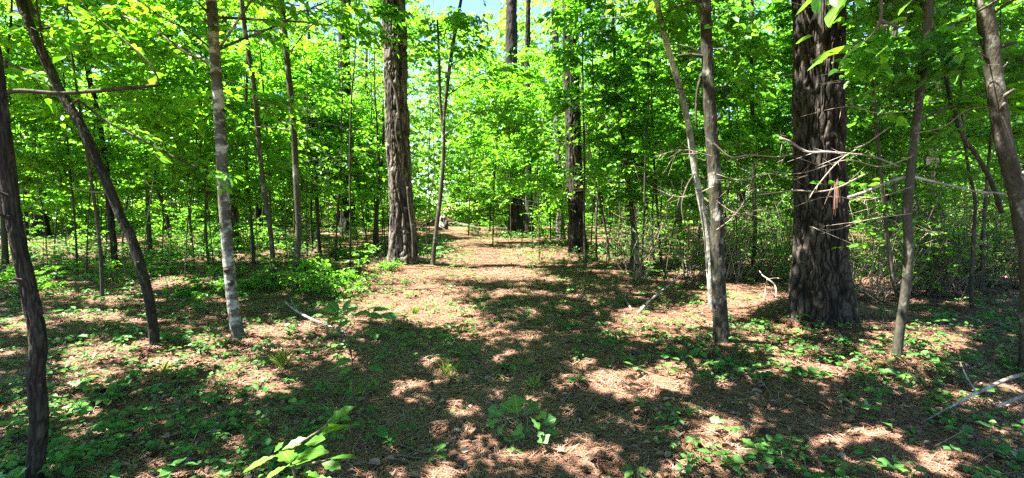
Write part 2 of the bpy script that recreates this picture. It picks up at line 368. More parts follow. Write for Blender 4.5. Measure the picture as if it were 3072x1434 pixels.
for px_, py_, Y_, r_ in ((920, 1340, 1.5, .32), (850, 1370, 1.5, .25), (2540, 90, 1.35, .3), (2440, 60, 1.35, .3), *[(1180, q, 11.7, .6) for q in range(40, 480, 60)], (690, 850, 5.5, .25), (685, 780, 5.5, .25), (705, 940, 5.5, .25), (2105, 640, 6.9, .3), (2120, 740, 6.9, .3), (2130, 850, 6.9, .3), (2140, 430, 5.3, .25), (2155, 760, 5.3, .2), (320, 560, 4.9, .25), (350, 640, 4.9, .2), (2720, 830, 4.7, .2), (2985, 200, 4.3, .25), (680, 500, 17, .6), (680, 300, 17, .6)):   # and on trunks
    
    p_ = at_y(px_, py_, Y_); g_ = p_ - SUN * (p_[2] / SUN[2]); u_, v_, z_ = project(g_)
    if z_[0] > .4: GAPS.append((float(u_[0]), float(v_[0]), r_ * F / z_[0], r_ * F / z_[0] * .8))
GA = np.array(GAPS, float)

def gap(p):
    """0..1: how far leaves are left out along the sun ray through p"""
    g = p - SUN * ((p[:, 2] - 0.0) / SUN[2])[:, None]
    px, py, z = project(g)
    wx = (vnoise(g[:, 0] / 0.22, g[:, 1] / 0.22, 21) - 0.5); wy = (vnoise(g[:, 0] / 0.22 + 40, g[:, 1] / 0.22, 22) - 0.5)
    px = px + wx * 0.5 * F / np.maximum(z, 1.0); py = py + wy * 0.9 * F / np.maximum(z, 1.0) ** 2
    near = np.zeros(len(p))
    for cx, cy, rx, ry in GA:
        d = ((px - cx) / rx) ** 2 + ((py - cy) / ry) ** 2
        near = np.maximum(near, np.clip(1.22 - d * 0.85, 0, 1))
    sp_ = vnoise(g[:, 0] / 0.16, g[:, 1] / 0.16, 31)
    near = np.maximum(near, np.where(sp_ > 0.77, 0.97, 0))
    near = np.maximum(near, np.where(vnoise(g[:, 0] / 0.38, g[:, 1] / 0.38, 37) > 0.87, 0.95, 0))
    far = np.clip((vnoise(g[:, 0] / 1.9, g[:, 1] / 1.9, 33) * 0.7 + vnoise(g[:, 0] / 0.6, g[:, 1] / 0.6, 34) * 0.3 - 0.50) * 8, 0, 1)
    wgt = np.clip((g[:, 1] - 15) / 4, 0, 1)
    inr = (np.abs(px - PW / 2) < PW * 0.62) & (z > 1.5)
    return np.where(inr, near * (1 - wgt) + far * 0.85 * wgt, 0.2)

# ------------------------------------------------------------------ trees
CLEAR = [(2372, 2540, 6.2, -40), (1150, 1238, 12.0, 120), (628, 690, 5.6, -40), (2105, 2165, 5.4, -40), (2955, 3072, 4.2, -40), (1700, 1745, 15.0, 330)]
def in_front(p):
    px, py, z = project(p); m = np.zeros(len(p), bool)
    for a, b, d, e in CLEAR: m |= (px > a - 18) & (px < b + 18) & (z < d) & (py > e) & (py < 760)
    return m

def put_sprays(mb, P, D, L, nl, ll, lw, mat=0, twig=1, flat=0.5, filt=True):
    """leafy twigs: at every point P a twig along D carrying nl leaves on both sides"""
    N = len(P)
    if N == 0: return
    D = norm(D); L = np.broadcast_to(L, (N,))
    if filt:
        k = rng.random(N) > 0.97 * gap(P + D * (L * 0.5)[:, None])
        P, D, L = P[k], D[k], L[k]; N = len(P)
        if N == 0: return
    t = np.tile(np.linspace(0.2, 1.0, nl), (N, 1)) + rng.normal(0, 0.04, (N, nl))
    droop = -0.18 * t ** 2 * L[:, None]
    base = P[:, None] + D[:, None] * (t * L[:, None])[..., None]; base[..., 2] += droop
    sgn = np.where(np.arange(nl) % 2 == 0, 1.0, -1.0)[None, :] * (0.75 + 0.5 * rng.random((N, nl)))
    sgn[:, -1] *= 0.2
    sd = norm(np.cross(D, [0, 0, 1.0]))
    ax = D[:, None] * (0.75 + 0.0 * t)[..., None] + sd[:, None] * sgn[..., None] + rng.normal(0, 0.18, (N, nl, 3)); ax[..., 2] -= 0.15 + 0.5 * rng.random((N, nl))
    nr = np.array([0, 0, 1.0]) + rng.normal(0, flat, (N, nl, 3))
    base = base.reshape(-1, 3); sc = 0.6 + 0.6 * rng.random(len(base))
    if filt:
        k = rng.random(len(base)) > np.maximum(0.86 * gap(base), 0.85 * in_front(base))
    else: k = np.ones(len(base), bool)
    leaves(mb, base[k], ax.reshape(-1, 3)[k], nr.reshape(-1, 3)[k], (ll * sc)[k], (lw * sc)[k], mat=mat)
    if twig is not None:
        e = P + D * L[:, None]; e[:, 2] -= 0.18 * L; sticks(mb, P, e, 0.0035, 0.0012, twig)

DENS = 3.8
def limbs(tmb, cmb, path, prad, z0, z1, Rr, nlimb, per, ll, lw, mat=0, nl=8, rise=0.35, profile='round', spray=0.38, lower=0.6):
    """main limbs (with the trunk) and their leafy twigs (with the crown)"""
    zs = path[:, 2]
    for i in range(nlimb):
        f = (i + rng.random()) / nlimb; z = z0 + (z1 - z0) * f
        k = int(np.argmin(np.abs(zs - z))); p = path[k]; r0 = prad[k]
        az = i * 2.399 + rng.random() * 0.9
        env = math.sin(math.pi * min(1, 0.12 + 0.88 * f) ** lower) if profile == 'round' else (1 - 0.75 * f)
        ln = Rr * max(0.25, env) * (0.65 + 0.6 * rng.random())
        tip = p + np.array([math.cos(az), math.sin(az), .25]) * ln
        if (in_front(np.array([tip, (p + tip) / 2])).any() or gap(np.array([(p + tip) / 2]))[0] > .75) and p[1] < 13: ln *= .35
        d = np.array([math.cos(az), math.sin(az), rise * (0.4 + rng.random())]); d /= np.linalg.norm(d)
        q1 = p + d * ln * 0.5; q2 = p + d * ln + np.array([0, 0, -0.12 * ln + rng.normal(0, 0.05)])
        q1 = q1 + rng.normal(0, 0.06 * ln, 3); rr = min(r0 * 0.42, 0.003 + 0.005 * ln)
        tube(tmb, [p, q1, q2], [rr, rr * 0.6, 0.003], nseg=5, nring=7)
        m = max(3, int(DENS * per * (0.6 + 0.5 * ln / max(Rr, .1))))
        t = 0.25 + 0.75 * rng.random(m) ** 0.8
        c = np.where(t[:, None] < 0.5, p + (q1 - p) * (t * 2)[:, None], q1 + (q2 - q1) * (t * 2 - 1)[:, None])
        a2 = az + rng.choice([-1, 1], m) * (0.5 + 0.7 * rng.random(m)); a2[:1] = az
        D = np.column_stack([np.cos(a2), np.sin(a2), rng.normal(0.08, 0.22, m)])
        put_sprays(cmb, c + rng.normal(0, 0.08, (m, 3)), D, spray * (0.7 + 0.7 * rng.random(m)), nl, ll, lw, mat=mat)

TREES = []      # every tree; near broadleaf ones take the shade sprays added overhead
BARK = {'pine': (0.040, 0.20, 0.026), 'rough': (0.014, 0.09, 0.006), 'smooth': None}

def tree(name, label, cat, pts, wb, wt, bark, style, height, crown=None, by=None, flare=0.5, group=None, leafm='leaf', extra=None, hi=None, wob=0.0, depth=None, lump=0.12):
    """pts: the trunk's course in photo pixels, foot first; wb, wt: its width in pixels at foot and top of frame"""
    foot = at(*pts[0]) if depth is None else at_y(pts[0][0], pts[0][1], depth)
    if depth is not None: foot[2] = float(ground_h(foot[0], foot[1]))
    Y = foot[1]
    P = [foot] + [at_y(px, py, Y + wob * rng.normal()) for px, py in pts[1:]]
    k = Y * cp / F / math.hypot(1.0, (pts[0][0] - PW / 2) / F)
    n = len(P); rad = [0.5 * k * (wb + (wt - wb) * i / (n - 1)) for i in range(n)]
    P[0] = P[0] - np.array([0, 0, 0.08])
    d = norm(P[-1] - P[-2]); top = P[-1][2]; step = 0
    rt = rad[-1]
    if height > top + 0.3:
        nst = 4; dz = (height - top) / nst
        for s in range(nst):
            d = norm(d * 0.6 + np.array([rng.normal(0, .05), rng.normal(0, .05), 0.4]))
            P.append(P[-1] + d * (dz / max(d[2], 0.5))); rad.append(max(0.004, rt * (1 - (s + 1) / nst * 0.92)))
    if depth is None and Y < 9: MOUNDS.append((foot[0], foot[1], .05, .16 + rad[0] * 1.5))
    root = empty(name, foot, label, cat, group)
    pr = catmull(np.column_stack([P, rad]), 80); path, prad = pr[:, :3], pr[:, 3]
    tm, cm = MB(), MB(); sd = int(rng.integers(1000))
    big = Y < 16
    L = float(np.sum(np.linalg.norm(np.diff(np.array(P), axis=0), axis=1)))
    bk = BARK[style]
    if hi: nseg, nring = hi
    elif style == 'smooth': nseg, nring = (14, int(L / 0.1)) if big else (8, int(L / 0.3))
    elif style == 'rough': nseg, nring = (40, int(L / 0.03)) if Y < 6 else (24, int(L / 0.06)) if big else (10, int(L / 0.25))
    else: nseg, nring = (72, int(L / 0.05)) if big else (40, int(L / 0.08))
    nring = min(nring, 760)
    tube(tm, P, rad, nseg=nseg, nring=max(nring, 10), bark=bk if (style != 'smooth') else None, flare=flare, seed=sd, lump=lump)
    if Y < 7.5 and style != 'pine':      # broken stubs
        for _ in range(7):
            j = int(rng.integers(6, 46)); a_ = rng.uniform(3.3, 6.1); dd = np.array([math.cos(a_), math.sin(a_), rng.uniform(.1, .8)]); rr_ = prad[j]
            tube(tm, [path[j], path[j] + dd * rr_ * 1.15, path[j] + dd * (rr_ * 1.2 + rng.uniform(.01, .09))], [rr_ * .5, rr_ * .33, rr_ * .16], nseg=6, nring=6)
    if crown: limbs(tm, cm, path, prad, mat=0, **crown)
    tr = tm.build('trunk', M[bark], root, origin=foot)
    rec = dict(root=root, path=path, prad=prad, cm=cm, foot=foot, leafm=leafm, trunk=tr, pine=(style == 'pine'))
    TREES.append(rec)
    return rec

def C(z0, z1, Rr, nlimb, per, ll=0.11, lw=0.075, **k):
    return dict(z0=z0, z1=z1, Rr=Rr, nlimb=nlimb, per=per, ll=ll, lw=lw, **k)

def branch(rec, px, w0, w1, bark, Y0, Y1=None, name='branch', label=None, leafy=0, tw=0, ll=0.11):
    """a limb traced in the photo, a part of its tree"""
    Y1 = Y0 if Y1 is None else Y1; n = len(px)
    P = [at_y(a, b, Y0 + (Y1 - Y0) * i / (n - 1)) for i, (a, b) in enumerate(px)]
    rad = [0.5 * (w0 + (w1 - w0) * i / (n - 1)) * (Y0 + (Y1 - Y0) * i / (n - 1)) / F / math.hypot(1.0, (px[i][0] - PW / 2) / F) for i in range(n)]
    mb = MB(); tube(mb, P, rad, nseg=8, nring=24, lump=0.25, seed=int(rng.integers(99)))
    c = catmull(np.array(P), 40)
    for i in range(tw):
        j = int(rng.integers(6, 40)); d = norm(c[min(j, 38) + 1] - c[min(j, 38)]) * 0.6 + rng.normal(0, 0.6, 3); ln = 0.08 + 0.25 * rng.random() ** 1.5
        sticks(mb, c[j][None], (c[j] + norm(d) * ln)[None], 0.003, 0.001)
    ob = mb.build(name, M[bark], rec['root'] if isinstance(rec, dict) else rec, origin=rec['foot'] if isinstance(rec, dict) else None)
    if label: ob['label'] = label
    if leafy and isinstance(rec, dict):
        j = rng.integers(4, 40, leafy); D = norm(c[39] - c[0]) + rng.normal(0, 0.7, (leafy, 3)); D[:, 2] *= 0.4
        put_sprays(rec['cm'], c[j], D, 0.3 + 0.25 * rng.random(leafy), 7, ll, ll * 0.66, filt=False)
    return ob

# --- trees one can point to, left to right
t1 = tree('hardwood_tree', 'thick dark rough trunk close to the camera at the left edge', 'tree',
     [(98, 1475), (112, 1350), (118, 1250), (108, 1130), (116, 1030), (95, 910), (62, 760), (40, 640), (22, 500), (0, 330)], 64, 52, 'dark_bark', 'rough', 9.0,
     C(3.6, 8.6, 3.4, 16, 16), flare=0.4, hi=(56, 420))
t2 = tree('hardwood_tree', 'dark trunk leaning left with a horizontal branch crossing it', 'tree',
     [(466, 1052), (460, 990), (445, 890), (420, 795), (395, 715), (362, 650), (328, 565), (295, 490), (250, 390), (182, 275), (130, 165), (84, 62), (60, -10)], 32, 30, 'dark_bark', 'rough', 8.0,
     C(2.5, 7.8, 2.6, 20, 14), flare=0.4, leafm='leaf_yellow')
branch(t2, [(192, 262), (240, 140), (140, 0)][:0] or [(84, 62), (92, 30), (75, -20)], 26, 20, 'grey_bark', t2['foot'][1] + .05)
branch(t2, [(-60, 320), (0, 290), (50, 272), (180, 280), (300, 272), (400, 262), (472, 256)], 22, 12, 'dark_bark', t2['foot'][1] - 0.25, label='dark bare branch running level across the leaning trunk')
branch(t2, [(472, 256), (474, 235), (440, 180), (360, 110), (280, 45), (230, -10)], 7, 5, 'twig', t2['foot'][1] - 0.25, leafy=12)
branch(t2, [(235, 300), (330, 370), (430, 420), (520, 470), (600, 505), (650, 520)], 9, 5, 'dark_bark', t2['foot'][1] + 0.1, tw=3, leafy=6)
branch(t2, [(0, 165), (90, 225), (180, 270)], 4, 6, 'twig', t2['foot'][1] + 0.1, leafy=5)
branch(t2, [(330, 575), (270, 575), (210, 560)], 5, 3, 'dry_twig', t2['foot'][1] + 0.1)
t3 = tree('lichen_tree', 'straight slender trunk blotched with white lichen left of the clearing', 'tree',
     [(724, 1026), (706, 960), (692, 855), (681, 720), (669, 560), (660, 380), (652, 260), (641, 120), (633, -10)], 38, 33, 'lichen_bark', 'smooth', 9.5,
     C(2.7, 9.2, 2.8, 22, 14), flare=0.5, leafm='leaf_yellow', lump=0.08)
branch(t3, [(645, 155), (720, 120), (800, 90), (900, 40), (980, 5)], 9, 4, 'grey_bark', t3['foot'][1], leafy=14)
branch(t3, [(640, 150), (560, 90), (470, 40), (400, -10)], 6, 4, 'dark_bark', t3['foot'][1] + .05, leafy=10)
branch(t3, [(655, 205), (600, 180), (520, 130), (400, 0)], 6, 4, 'twig', t3['foot'][1] + .1, leafy=8)
for px, py, s in ((677, 812, .03), (690, 850, .035), (668, 330, .02)):
    mb = MB(); p = at_y(px, py, t3['foot'][1] - .085); tube(mb, [p + [0, .05, 0], p, p + [0.0, -.012, -.004]], [s * .9, s, s * .5], nseg=8, nring=6, lump=.5)
    mb.build('knot', M['dark_bark'], t3['root'], origin=t3['foot'])
tree('pine_tree', 'pale sunlit pine trunk right behind the lichen spotted trunk', 'pine tree', [(706, 748), (698, 640), (690, 520), (682, 360), (674, 200), (665, 40)], 34, 30, 'pale_pine_bark', 'pine', 19, None, flare=0.5)
t5 = tree('sapling', 'slim curved sapling just right of the lichen spotted trunk', 'sapling', [(822, 862), (816, 745), (805, 650), (790, 560), (775, 400), (760, 250), (736, 100), (724, -10)], 16, 15, 'grey_bark', 'smooth', 8.5, C(2.1, 8.2, 2.1, 19, 12), leafm='leaf_yellow')
t6 = tree('sapling', 'second grey sapling right of the lichen trunk, straighter and mossy', 'sapling', [(884, 882), (890, 780), (896, 700), (890, 560), (883, 420), (870, 270), (856, 120), (843, -10)], 21, 18, 'grey_bark', 'smooth', 9, C(2.2, 8.6, 2.3, 19, 12))
t7 = tree('sapling', 'thin dark upright stem midway between lichen trunk and tall pine', 'sapling', [(960, 765), (956, 715), (950, 570), (945, 450), (937, 350), (930, 170), (924, 40)], 12, 9, 'dark_bark', 'smooth', 9, C(2.2, 8.6, 2.1, 18, 11))
tree('sapling', 'thin dark pole close behind the slim curved sapling', 'sapling', [(762, 795), (756, 700), (740, 500), (738, 350), (742, 180)], 11, 8, 'dark_bark', 'smooth', 7.5, C(2.0, 7.4, 2.0, 16, 10), leafm='leaf_yellow')
tree('pine_tree', 'reddish pine trunk in the shade left of the tall pine', 'pine tree', [(1046, 705), (1044, 640), (1040, 520), (1036, 300), (1032, 100)], 44, 34, 'pine_bark', 'pine', 22, None, flare=0.3)
tree('sapling', 'thin bare pole just left of the tall pine', 'sapling', [(1122, 752), (1128, 650), (1140, 540), (1150, 430), (1148, 330)], 12, 7, 'dark_bark', 'smooth', 5.2, C(2.6, 5.0, 1.4, 10, 9))
t9 = tree('pine_tree', 'tall pine with flaking bark sunlit white on its left, beside the trail', 'pine tree', [(1208, 795), (1208, 717), (1203, 600), (1196, 450), (1190, 300), (1186, 150), (1181, 0)], 70, 68, 'pale_pine_bark', 'pine', 22, None, flare=0.4, hi=(220, 700))
branch(t9, [(1155, 195), (1172, 235), (1190, 290), (1198, 360)], 7, 9, 'twig', t9['foot'][1] - .42, name='vine_stem')
branch(t9, [(1240, 778), (1238, 700), (1228, 620), (1222, 560)], 10, 7, 'grey_bark', t9['foot'][1] - .42, name='vine_stem')
t10 = tree('sapling', 'forked pale sapling between the tall pine and the trail', 'sapling', [(1297, 800), (1305, 720), (1320, 600), (1330, 480), (1332, 350), (1352, 180), (1372, 60)], 14, 10, 'grey_bark', 'smooth', 8, C(2.5, 7.8, 2.1, 17, 11))
branch(t10, [(1331, 400), (1320, 300), (1318, 180), (1312, 60)], 10, 6, 'twig', t10['foot'][1], leafy=10)
tree('pine_tree', 'pine with dark bare lower trunk right of the far trail bend', 'pine tree', [(1548, 703), (1546, 600), (1542, 480), (1538, 300), (1534, 100)], 42, 34, 'dark_bark', 'pine', 23, None, flare=0.4)
tree('pine_tree', 'slim dark pine almost touching another dark trunk by the trail bend', 'pine tree', [(1590, 712), (1588, 620), (1586, 500), (1582, 300)], 24, 18, 'dark_bark', 'pine', 18, None, flare=0.4)
tree('pine_tree', 'narrow pale pine trunk standing behind the trailside pine', 'pine tree', [(1682, 718), (1678, 600), (1672, 440), (1668, 250), (1665, 40)], 24, 20, 'pale_pine_bark', 'pine', 22, None, flare=0.4)
t13 = tree('pine_tree', 'shaded dark pine at the right edge of the trail with flared foot', 'pine tree', [(1736, 758), (1731, 680), (1726, 560), (1720, 430), (1716, 300), (1712, 140), (1710, 0)], 48, 44, 'pine_bark', 'pine', 22, None, flare=0.35, hi=(90, 420))
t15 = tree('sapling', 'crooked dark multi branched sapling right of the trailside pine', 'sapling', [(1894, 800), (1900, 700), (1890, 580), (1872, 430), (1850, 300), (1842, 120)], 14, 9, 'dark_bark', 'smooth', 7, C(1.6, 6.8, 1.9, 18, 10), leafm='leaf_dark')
t16 = tree('sapling', 'crooked leaning sapling with whitish lower stem touching a thicker trunk', 'sapling', [(2138, 938), (2130, 830), (2120, 700), (2102, 600), (2086, 520), (2074, 430), (2060, 350), (2030, 230), (2000, 130), (1968, -10)], 22, 18, 'whitish_bark', 'smooth', 8.5, C(3.5, 8.2, 2.0, 16, 14), leafm='leaf')
branch(t16, [(2084, 520), (2060, 560), (2045, 620), (2060, 680), (2100, 720)], 6, 3, 'twig', t16['foot'][1] - .05, tw=3)
t17 = tree('hardwood_tree', 'straight grey brown trunk behind which a whitish sapling leans', 'tree', [(2168, 1040), (2158, 900), (2152, 760), (2147, 600), (2136, 420), (2126, 280), (2121, 150), (2115, -10)], 46, 34, 'grey_bark', 'rough', 9.5, C(2.7, 9.2, 3.0, 22, 15), flare=0.5, leafm='leaf')
branch(t17, [(2128, 175), (2100, 168), (2060, 165), (2030, 170)], 13, 8, 'dark_bark', t17['foot'][1])
branch(t17, [(2132, 190), (2110, 215), (2095, 260), (2088, 330), (2090, 380)], 13, 6, 'dark_bark', t17['foot'][1] + .05)
branch(t17, [(2140, 430), (2190, 470), (2250, 465), (2330, 470), (2380, 462)], 6, 3, 'dry_twig', t17['foot'][1] - .15, tw=12)
t18 = tree('sapling', 'very thin straight dark pole left of the biggest pine', 'sapling', [(2258, 802), (2265, 690), (2262, 560), (2258, 400), (2255, 200), (2256, 30)], 14, 11, 'dark_bark', 'smooth', 9, C(2.2, 8.6, 2.1, 18, 11), leafm='leaf_dark')
t19 = tree('pine_tree', 'biggest pine, massive dark furrowed trunk at the right', 'pine tree', [(2462, 972), (2460, 900), (2460, 800), (2459, 717), (2457, 600), (2455, 450), (2455, 300), (2455, 150), (2454, -10)], 165, 148, 'pine_bark', 'pine', 23, None, flare=0.34, hi=(420, 760))
tree('pine_tree', 'pale slim pine trunk behind the biggest pine on its right', 'pine tree', [(2694, 765), (2680, 650), (2662, 450), (2656, 300), (2652, 100)], 36, 30, 'pale_pine_bark', 'pine', 22, None, flare=0.5)
t21 = tree('hardwood_tree', 'crooked green grey trunk standing right of the biggest pine', 'tree', [(2688, 1088), (2697, 1000), (2718, 860), (2726, 740), (2722, 620), (2742, 420), (2762, 250), (2776, 130), (2790, -10)], 34, 26, 'grey_bark', 'smooth', 8.5, C(2.4, 8.2, 2.8, 20, 14), flare=0.5, leafm='leaf', lump=.2)
branch(t21, [(2694, 890), (2680, 840), (2668, 760), (2655, 650), (2640, 500), (2630, 380), (2612, 190)], 16, 9, 'grey_bark', t21['foot'][1] + .08, label='second thin stem parting from the trunk low down', leafy=8)
tree('pine_tree', 'dark pine trunk behind the crooked trunk at the right', 'pine tree', [(2780, 765), (2784, 690), (2792, 600), (2806, 400), (2822, 240), (2830, 60)], 56, 46, 'dark_bark', 'pine', 22, None, flare=0.5)
t25 = tree('hardwood_tree', 'thick bowed smooth trunk close at the right edge', 'tree', [(3098, 1010), (3085, 800), (3068, 680), (3052, 580), (3028, 490), (3004, 390), (2986, 260), (2970, 120), (2952, -10)], 64, 60, 'grey_bark', 'smooth', 9, C(2.6, 8.7, 3.2, 20, 15), flare=0.3, leafm='leaf_dark', depth=4.3, lump=.1)
branch(t25, [(3005, 640), (2975, 550), (2930, 465), (2885, 405), (2852, 300), (2830, 195), (2790, 60), (2750, -20)], 18, 11, 'dark_bark', 4.6, 4.9, leafy=16)
branch(t25, [(3070, 600), (3000, 580), (2930, 575), (2850, 556), (2780, 540), (2720, 530), (2650, 552), (2590, 578), (2545, 592)], 8, 12, 'pale_wood', 4.5, 4.4, name='dead_branch', label='bleached dead branch reaching left towards the biggest pine', tw=7)
branch(t25, [(2700, 500), (2620, 470), (2560, 462), (2480, 456), (2420, 455), (2370, 425), (2340, 415)], 6, 9, 'pale_wood', 4.45, name='dead_branch', tw=7)
branch(t25, [(2600, 520), (2520, 560), (2460, 575), (2380, 572), (2270, 585)], 6, 4, 'dry_twig', 4.5, name='dead_branch', tw=6)
branch(t25, [(2670, 380), (2600, 430), (2520, 480), (2450, 560), (2425, 600)], 5, 3, 'dry_twig', 4.4, name='dead_branch', tw=8)
for px in ([(2735, 560), (2600, 600), (2480, 590), (2330, 640)], [(2735, 470), (2640, 500), (2540, 480), (2400, 520), (2300, 510)], [(2735, 640), (2600, 660), (2500, 690), (2430, 680)], [(2745, 330), (2640, 340), (2540, 320), (2400, 350)], [(2745, 400), (2830, 380), (2900, 330), (2960, 320)]):
    branch(t21, px, 4, 1.5, 'dry_twig', t21['foot'][1] - .1, t21['foot'][1] - .4, name='dead_branch', tw=4)
for px in ([(2140, 520), (2220, 540), (2300, 520), (2390, 540)], [(2140, 560), (2060, 590), (1960, 580)], [(2145, 600), (2210, 640), (2290, 630), (2360, 660)], [(2140, 470), (2050, 450), (1960, 470)], [(2150, 690), (2200, 650), (2240, 590), (2260, 520)]):
    branch(t17, px, 4, 1.5, 'dry_twig', t17['foot'][1] - .1, t17['foot'][1] - .3, name='dead_branch', tw=14)
tree('pine_tree', 'dark pine trunk deep in the wood near the left edge', 'pine tree', [(124, 712), (122, 620), (118, 480), (112, 300), (105, 100)], 46, 40, 'dark_bark', 'pine', 22, None, flare=0.4)
tree('hardwood_tree', 'short thick dark trunk beside the leaning trunk at the left', 'tree', [(344, 812), (340, 720), (328, 620), (318, 500), (300, 380), (285, 300), (262, 200), (256, 0)], 23, 14, 'dark_bark', 'rough', 8, C(2.1, 7.6, 2.3, 18, 11), leafm='leaf_yellow')
tree('sapling', 'sapling with a broken white stub low on its stem, left side', 'sapling', [(308, 912), (304, 800), (296, 700), (282, 600), (262, 470), (248, 380)], 13, 10, 'grey_bark', 'smooth', 6, C(2.6, 5.8, 1.7, 13, 10), leafm='leaf_yellow')
tree('sapling', 'thin dark sapling at the far left just behind the near trunk', 'sapling', [(18, 828), (14, 740), (8, 600), (4, 400)], 26, 16, 'dark_bark', 'smooth', 8, C(2.1, 7.6, 2.3, 18, 11), leafm='leaf_yellow')
tree('sapling', 'slender sapling between leaning trunk and lichen trunk, base in shade', 'sapling', [(452, 772), (448, 690), (440, 560), (436, 400), (438, 250)], 14, 10, 'dark_bark', 'smooth', 8, C(2, 7.6, 2.1, 18, 11), leafm='leaf_yellow')
tree('sapling', 'dark double curved sapling close left of the lichen trunk', 'sapling', [(515, 752), (500, 650), (470, 560), (462, 480), (440, 300)], 13, 9, 'dark_bark', 'smooth', 7.5, C(1.9, 7.2, 2.1, 18, 11), leafm='leaf_yellow')
tree('sapling', 'pale thin stem rising from the bushes right of the trailside pine', 'sapling', [(1912, 792), (1908, 700), (1885, 560), (1860, 480), (1820, 380)], 13, 8, 'pale_wood', 'smooth', 5.5, C(2.2, 5.3, 1.6, 13, 9), leafm='leaf_dark')
tree('sapling', 'bare leaning stem half hidden behind the bowed trunk at right', 'sapling', [(2918, 935), (2915, 850), (2920, 720), (2925, 600), (2900, 470)], 16, 10, 'dark_bark', 'smooth', 6.5, C(2.6, 6.3, 1.8, 14, 10), leafm='leaf_dark')
tree('sapling', 'dead looking grey stem right of the crooked trunk, lit low down', 'sapling', [(2945, 880), (2948, 800), (2950, 700), (2960, 560)], 18, 12, 'grey_bark', 'smooth', 6, C(2.6, 5.8, 1.8, 13, 10), leafm='leaf_dark')
NAMED = len(TREES)

# --- the crowd of saplings and pines further back: each its own thing
def path_x(y):
    return np.interp(y, [2, 5, 7, 9, 12, 16, 20, 26, 34], [0.0, 0.1, 0.12, 0.05, -0.35, -1.1, -2.0, -3.6, -6.5])

BOUNDS = [(0, 'left of the leaning trunk'), (440, 'between leaning and lichen trunks'), (690, 'right of the lichen trunk'),
          (1040, 'left of the tall pine'), (1210, 'near the far trail'), (1560, 'near the trailside pine'), (1740, 'in the right thicket'),
          (2120, 'left of the biggest pine'), (2460, 'right of the biggest pine'), (2780, 'by the bowed trunk')]
U_ = 'first second third fourth fifth sixth seventh eighth ninth tenth eleventh twelfth thirteenth fourteenth fifteenth sixteenth seventeenth eighteenth nineteenth twentieth'.split()
ORD = ['leftmost'] + ['%s from left' % u for u in U_[1:]] + ['%s %s from left' % (d_, u) for d_ in ('twenty', 'thirty', 'forty') for u in U_[:9]]
plan = []
tries = 0
while len(plan) < 150 and tries < 6000:
    tries += 1
    px = rng.uniform(-120, 3190); Y = 10.5 + 25 * rng.random() ** 1.15; x = (px - PW / 2) / F * Y
    if abs(x - path_x(Y)) < 1.5 + 0.02 * Y: continue
    if 1270 < px < 1510 and Y < 17: continue
    if any((a[0] - px) ** 2 * (Y / F) ** 2 + (a[1] - Y) ** 2 < 1.3 for a in plan): continue
    plan.append((px, Y, 'sapling'))
while len(plan) < 196:        # thin dark poles nearer by
    px = rng.choice([rng.uniform(-60, 1290), rng.uniform(1750, 3100)], p=[.62, .38]); Y = rng.uniform(8.5, 17); x = (px - PW / 2) / F * Y
    if abs(x - path_x(Y)) < 1.2 or any(abs(px - q) < 45 for q in (2460, 1208, 2150, 690)): continue
    if any(abs(a[0] - px) < 14 for a in plan if a[1] < 17): continue
    plan.append((px, Y, 'pole'))
while len(plan) < 222:
    px = rng.uniform(-100, 3170); Y = rng.uniform(19, 42); x = (px - PW / 2) / F * Y
    if abs(x - path_x(Y)) < 2.2: continue
    if 1440 < px < 1780: continue
    if any(abs(a[0] - px) < 30 and a[2] == 'pine' for a in plan) or any(abs(px - q) < 75 for q in (2460, 1200, 1720, 2150)): continue
    plan.append((px, Y, 'pine'))
plan += [(1478, 17.0, 'sapling'), (1618, 13.6, 'sapling'), (1652, 18.0, 'sapling'), (1286, 17.5, 'sapling'), (1405, 23.0, 'sapling'), (1135, 14.6, 'sapling'), (1005, 13.0, 'sapling'), (1790, 12.5, 'sapling'), (1985, 12.0, 'sapling'), (1532, 21.0, 'sapling')]
zone = lambda px: max(i for i, b in enumerate(BOUNDS) if px >= b[0] or i == 0)
count = {}
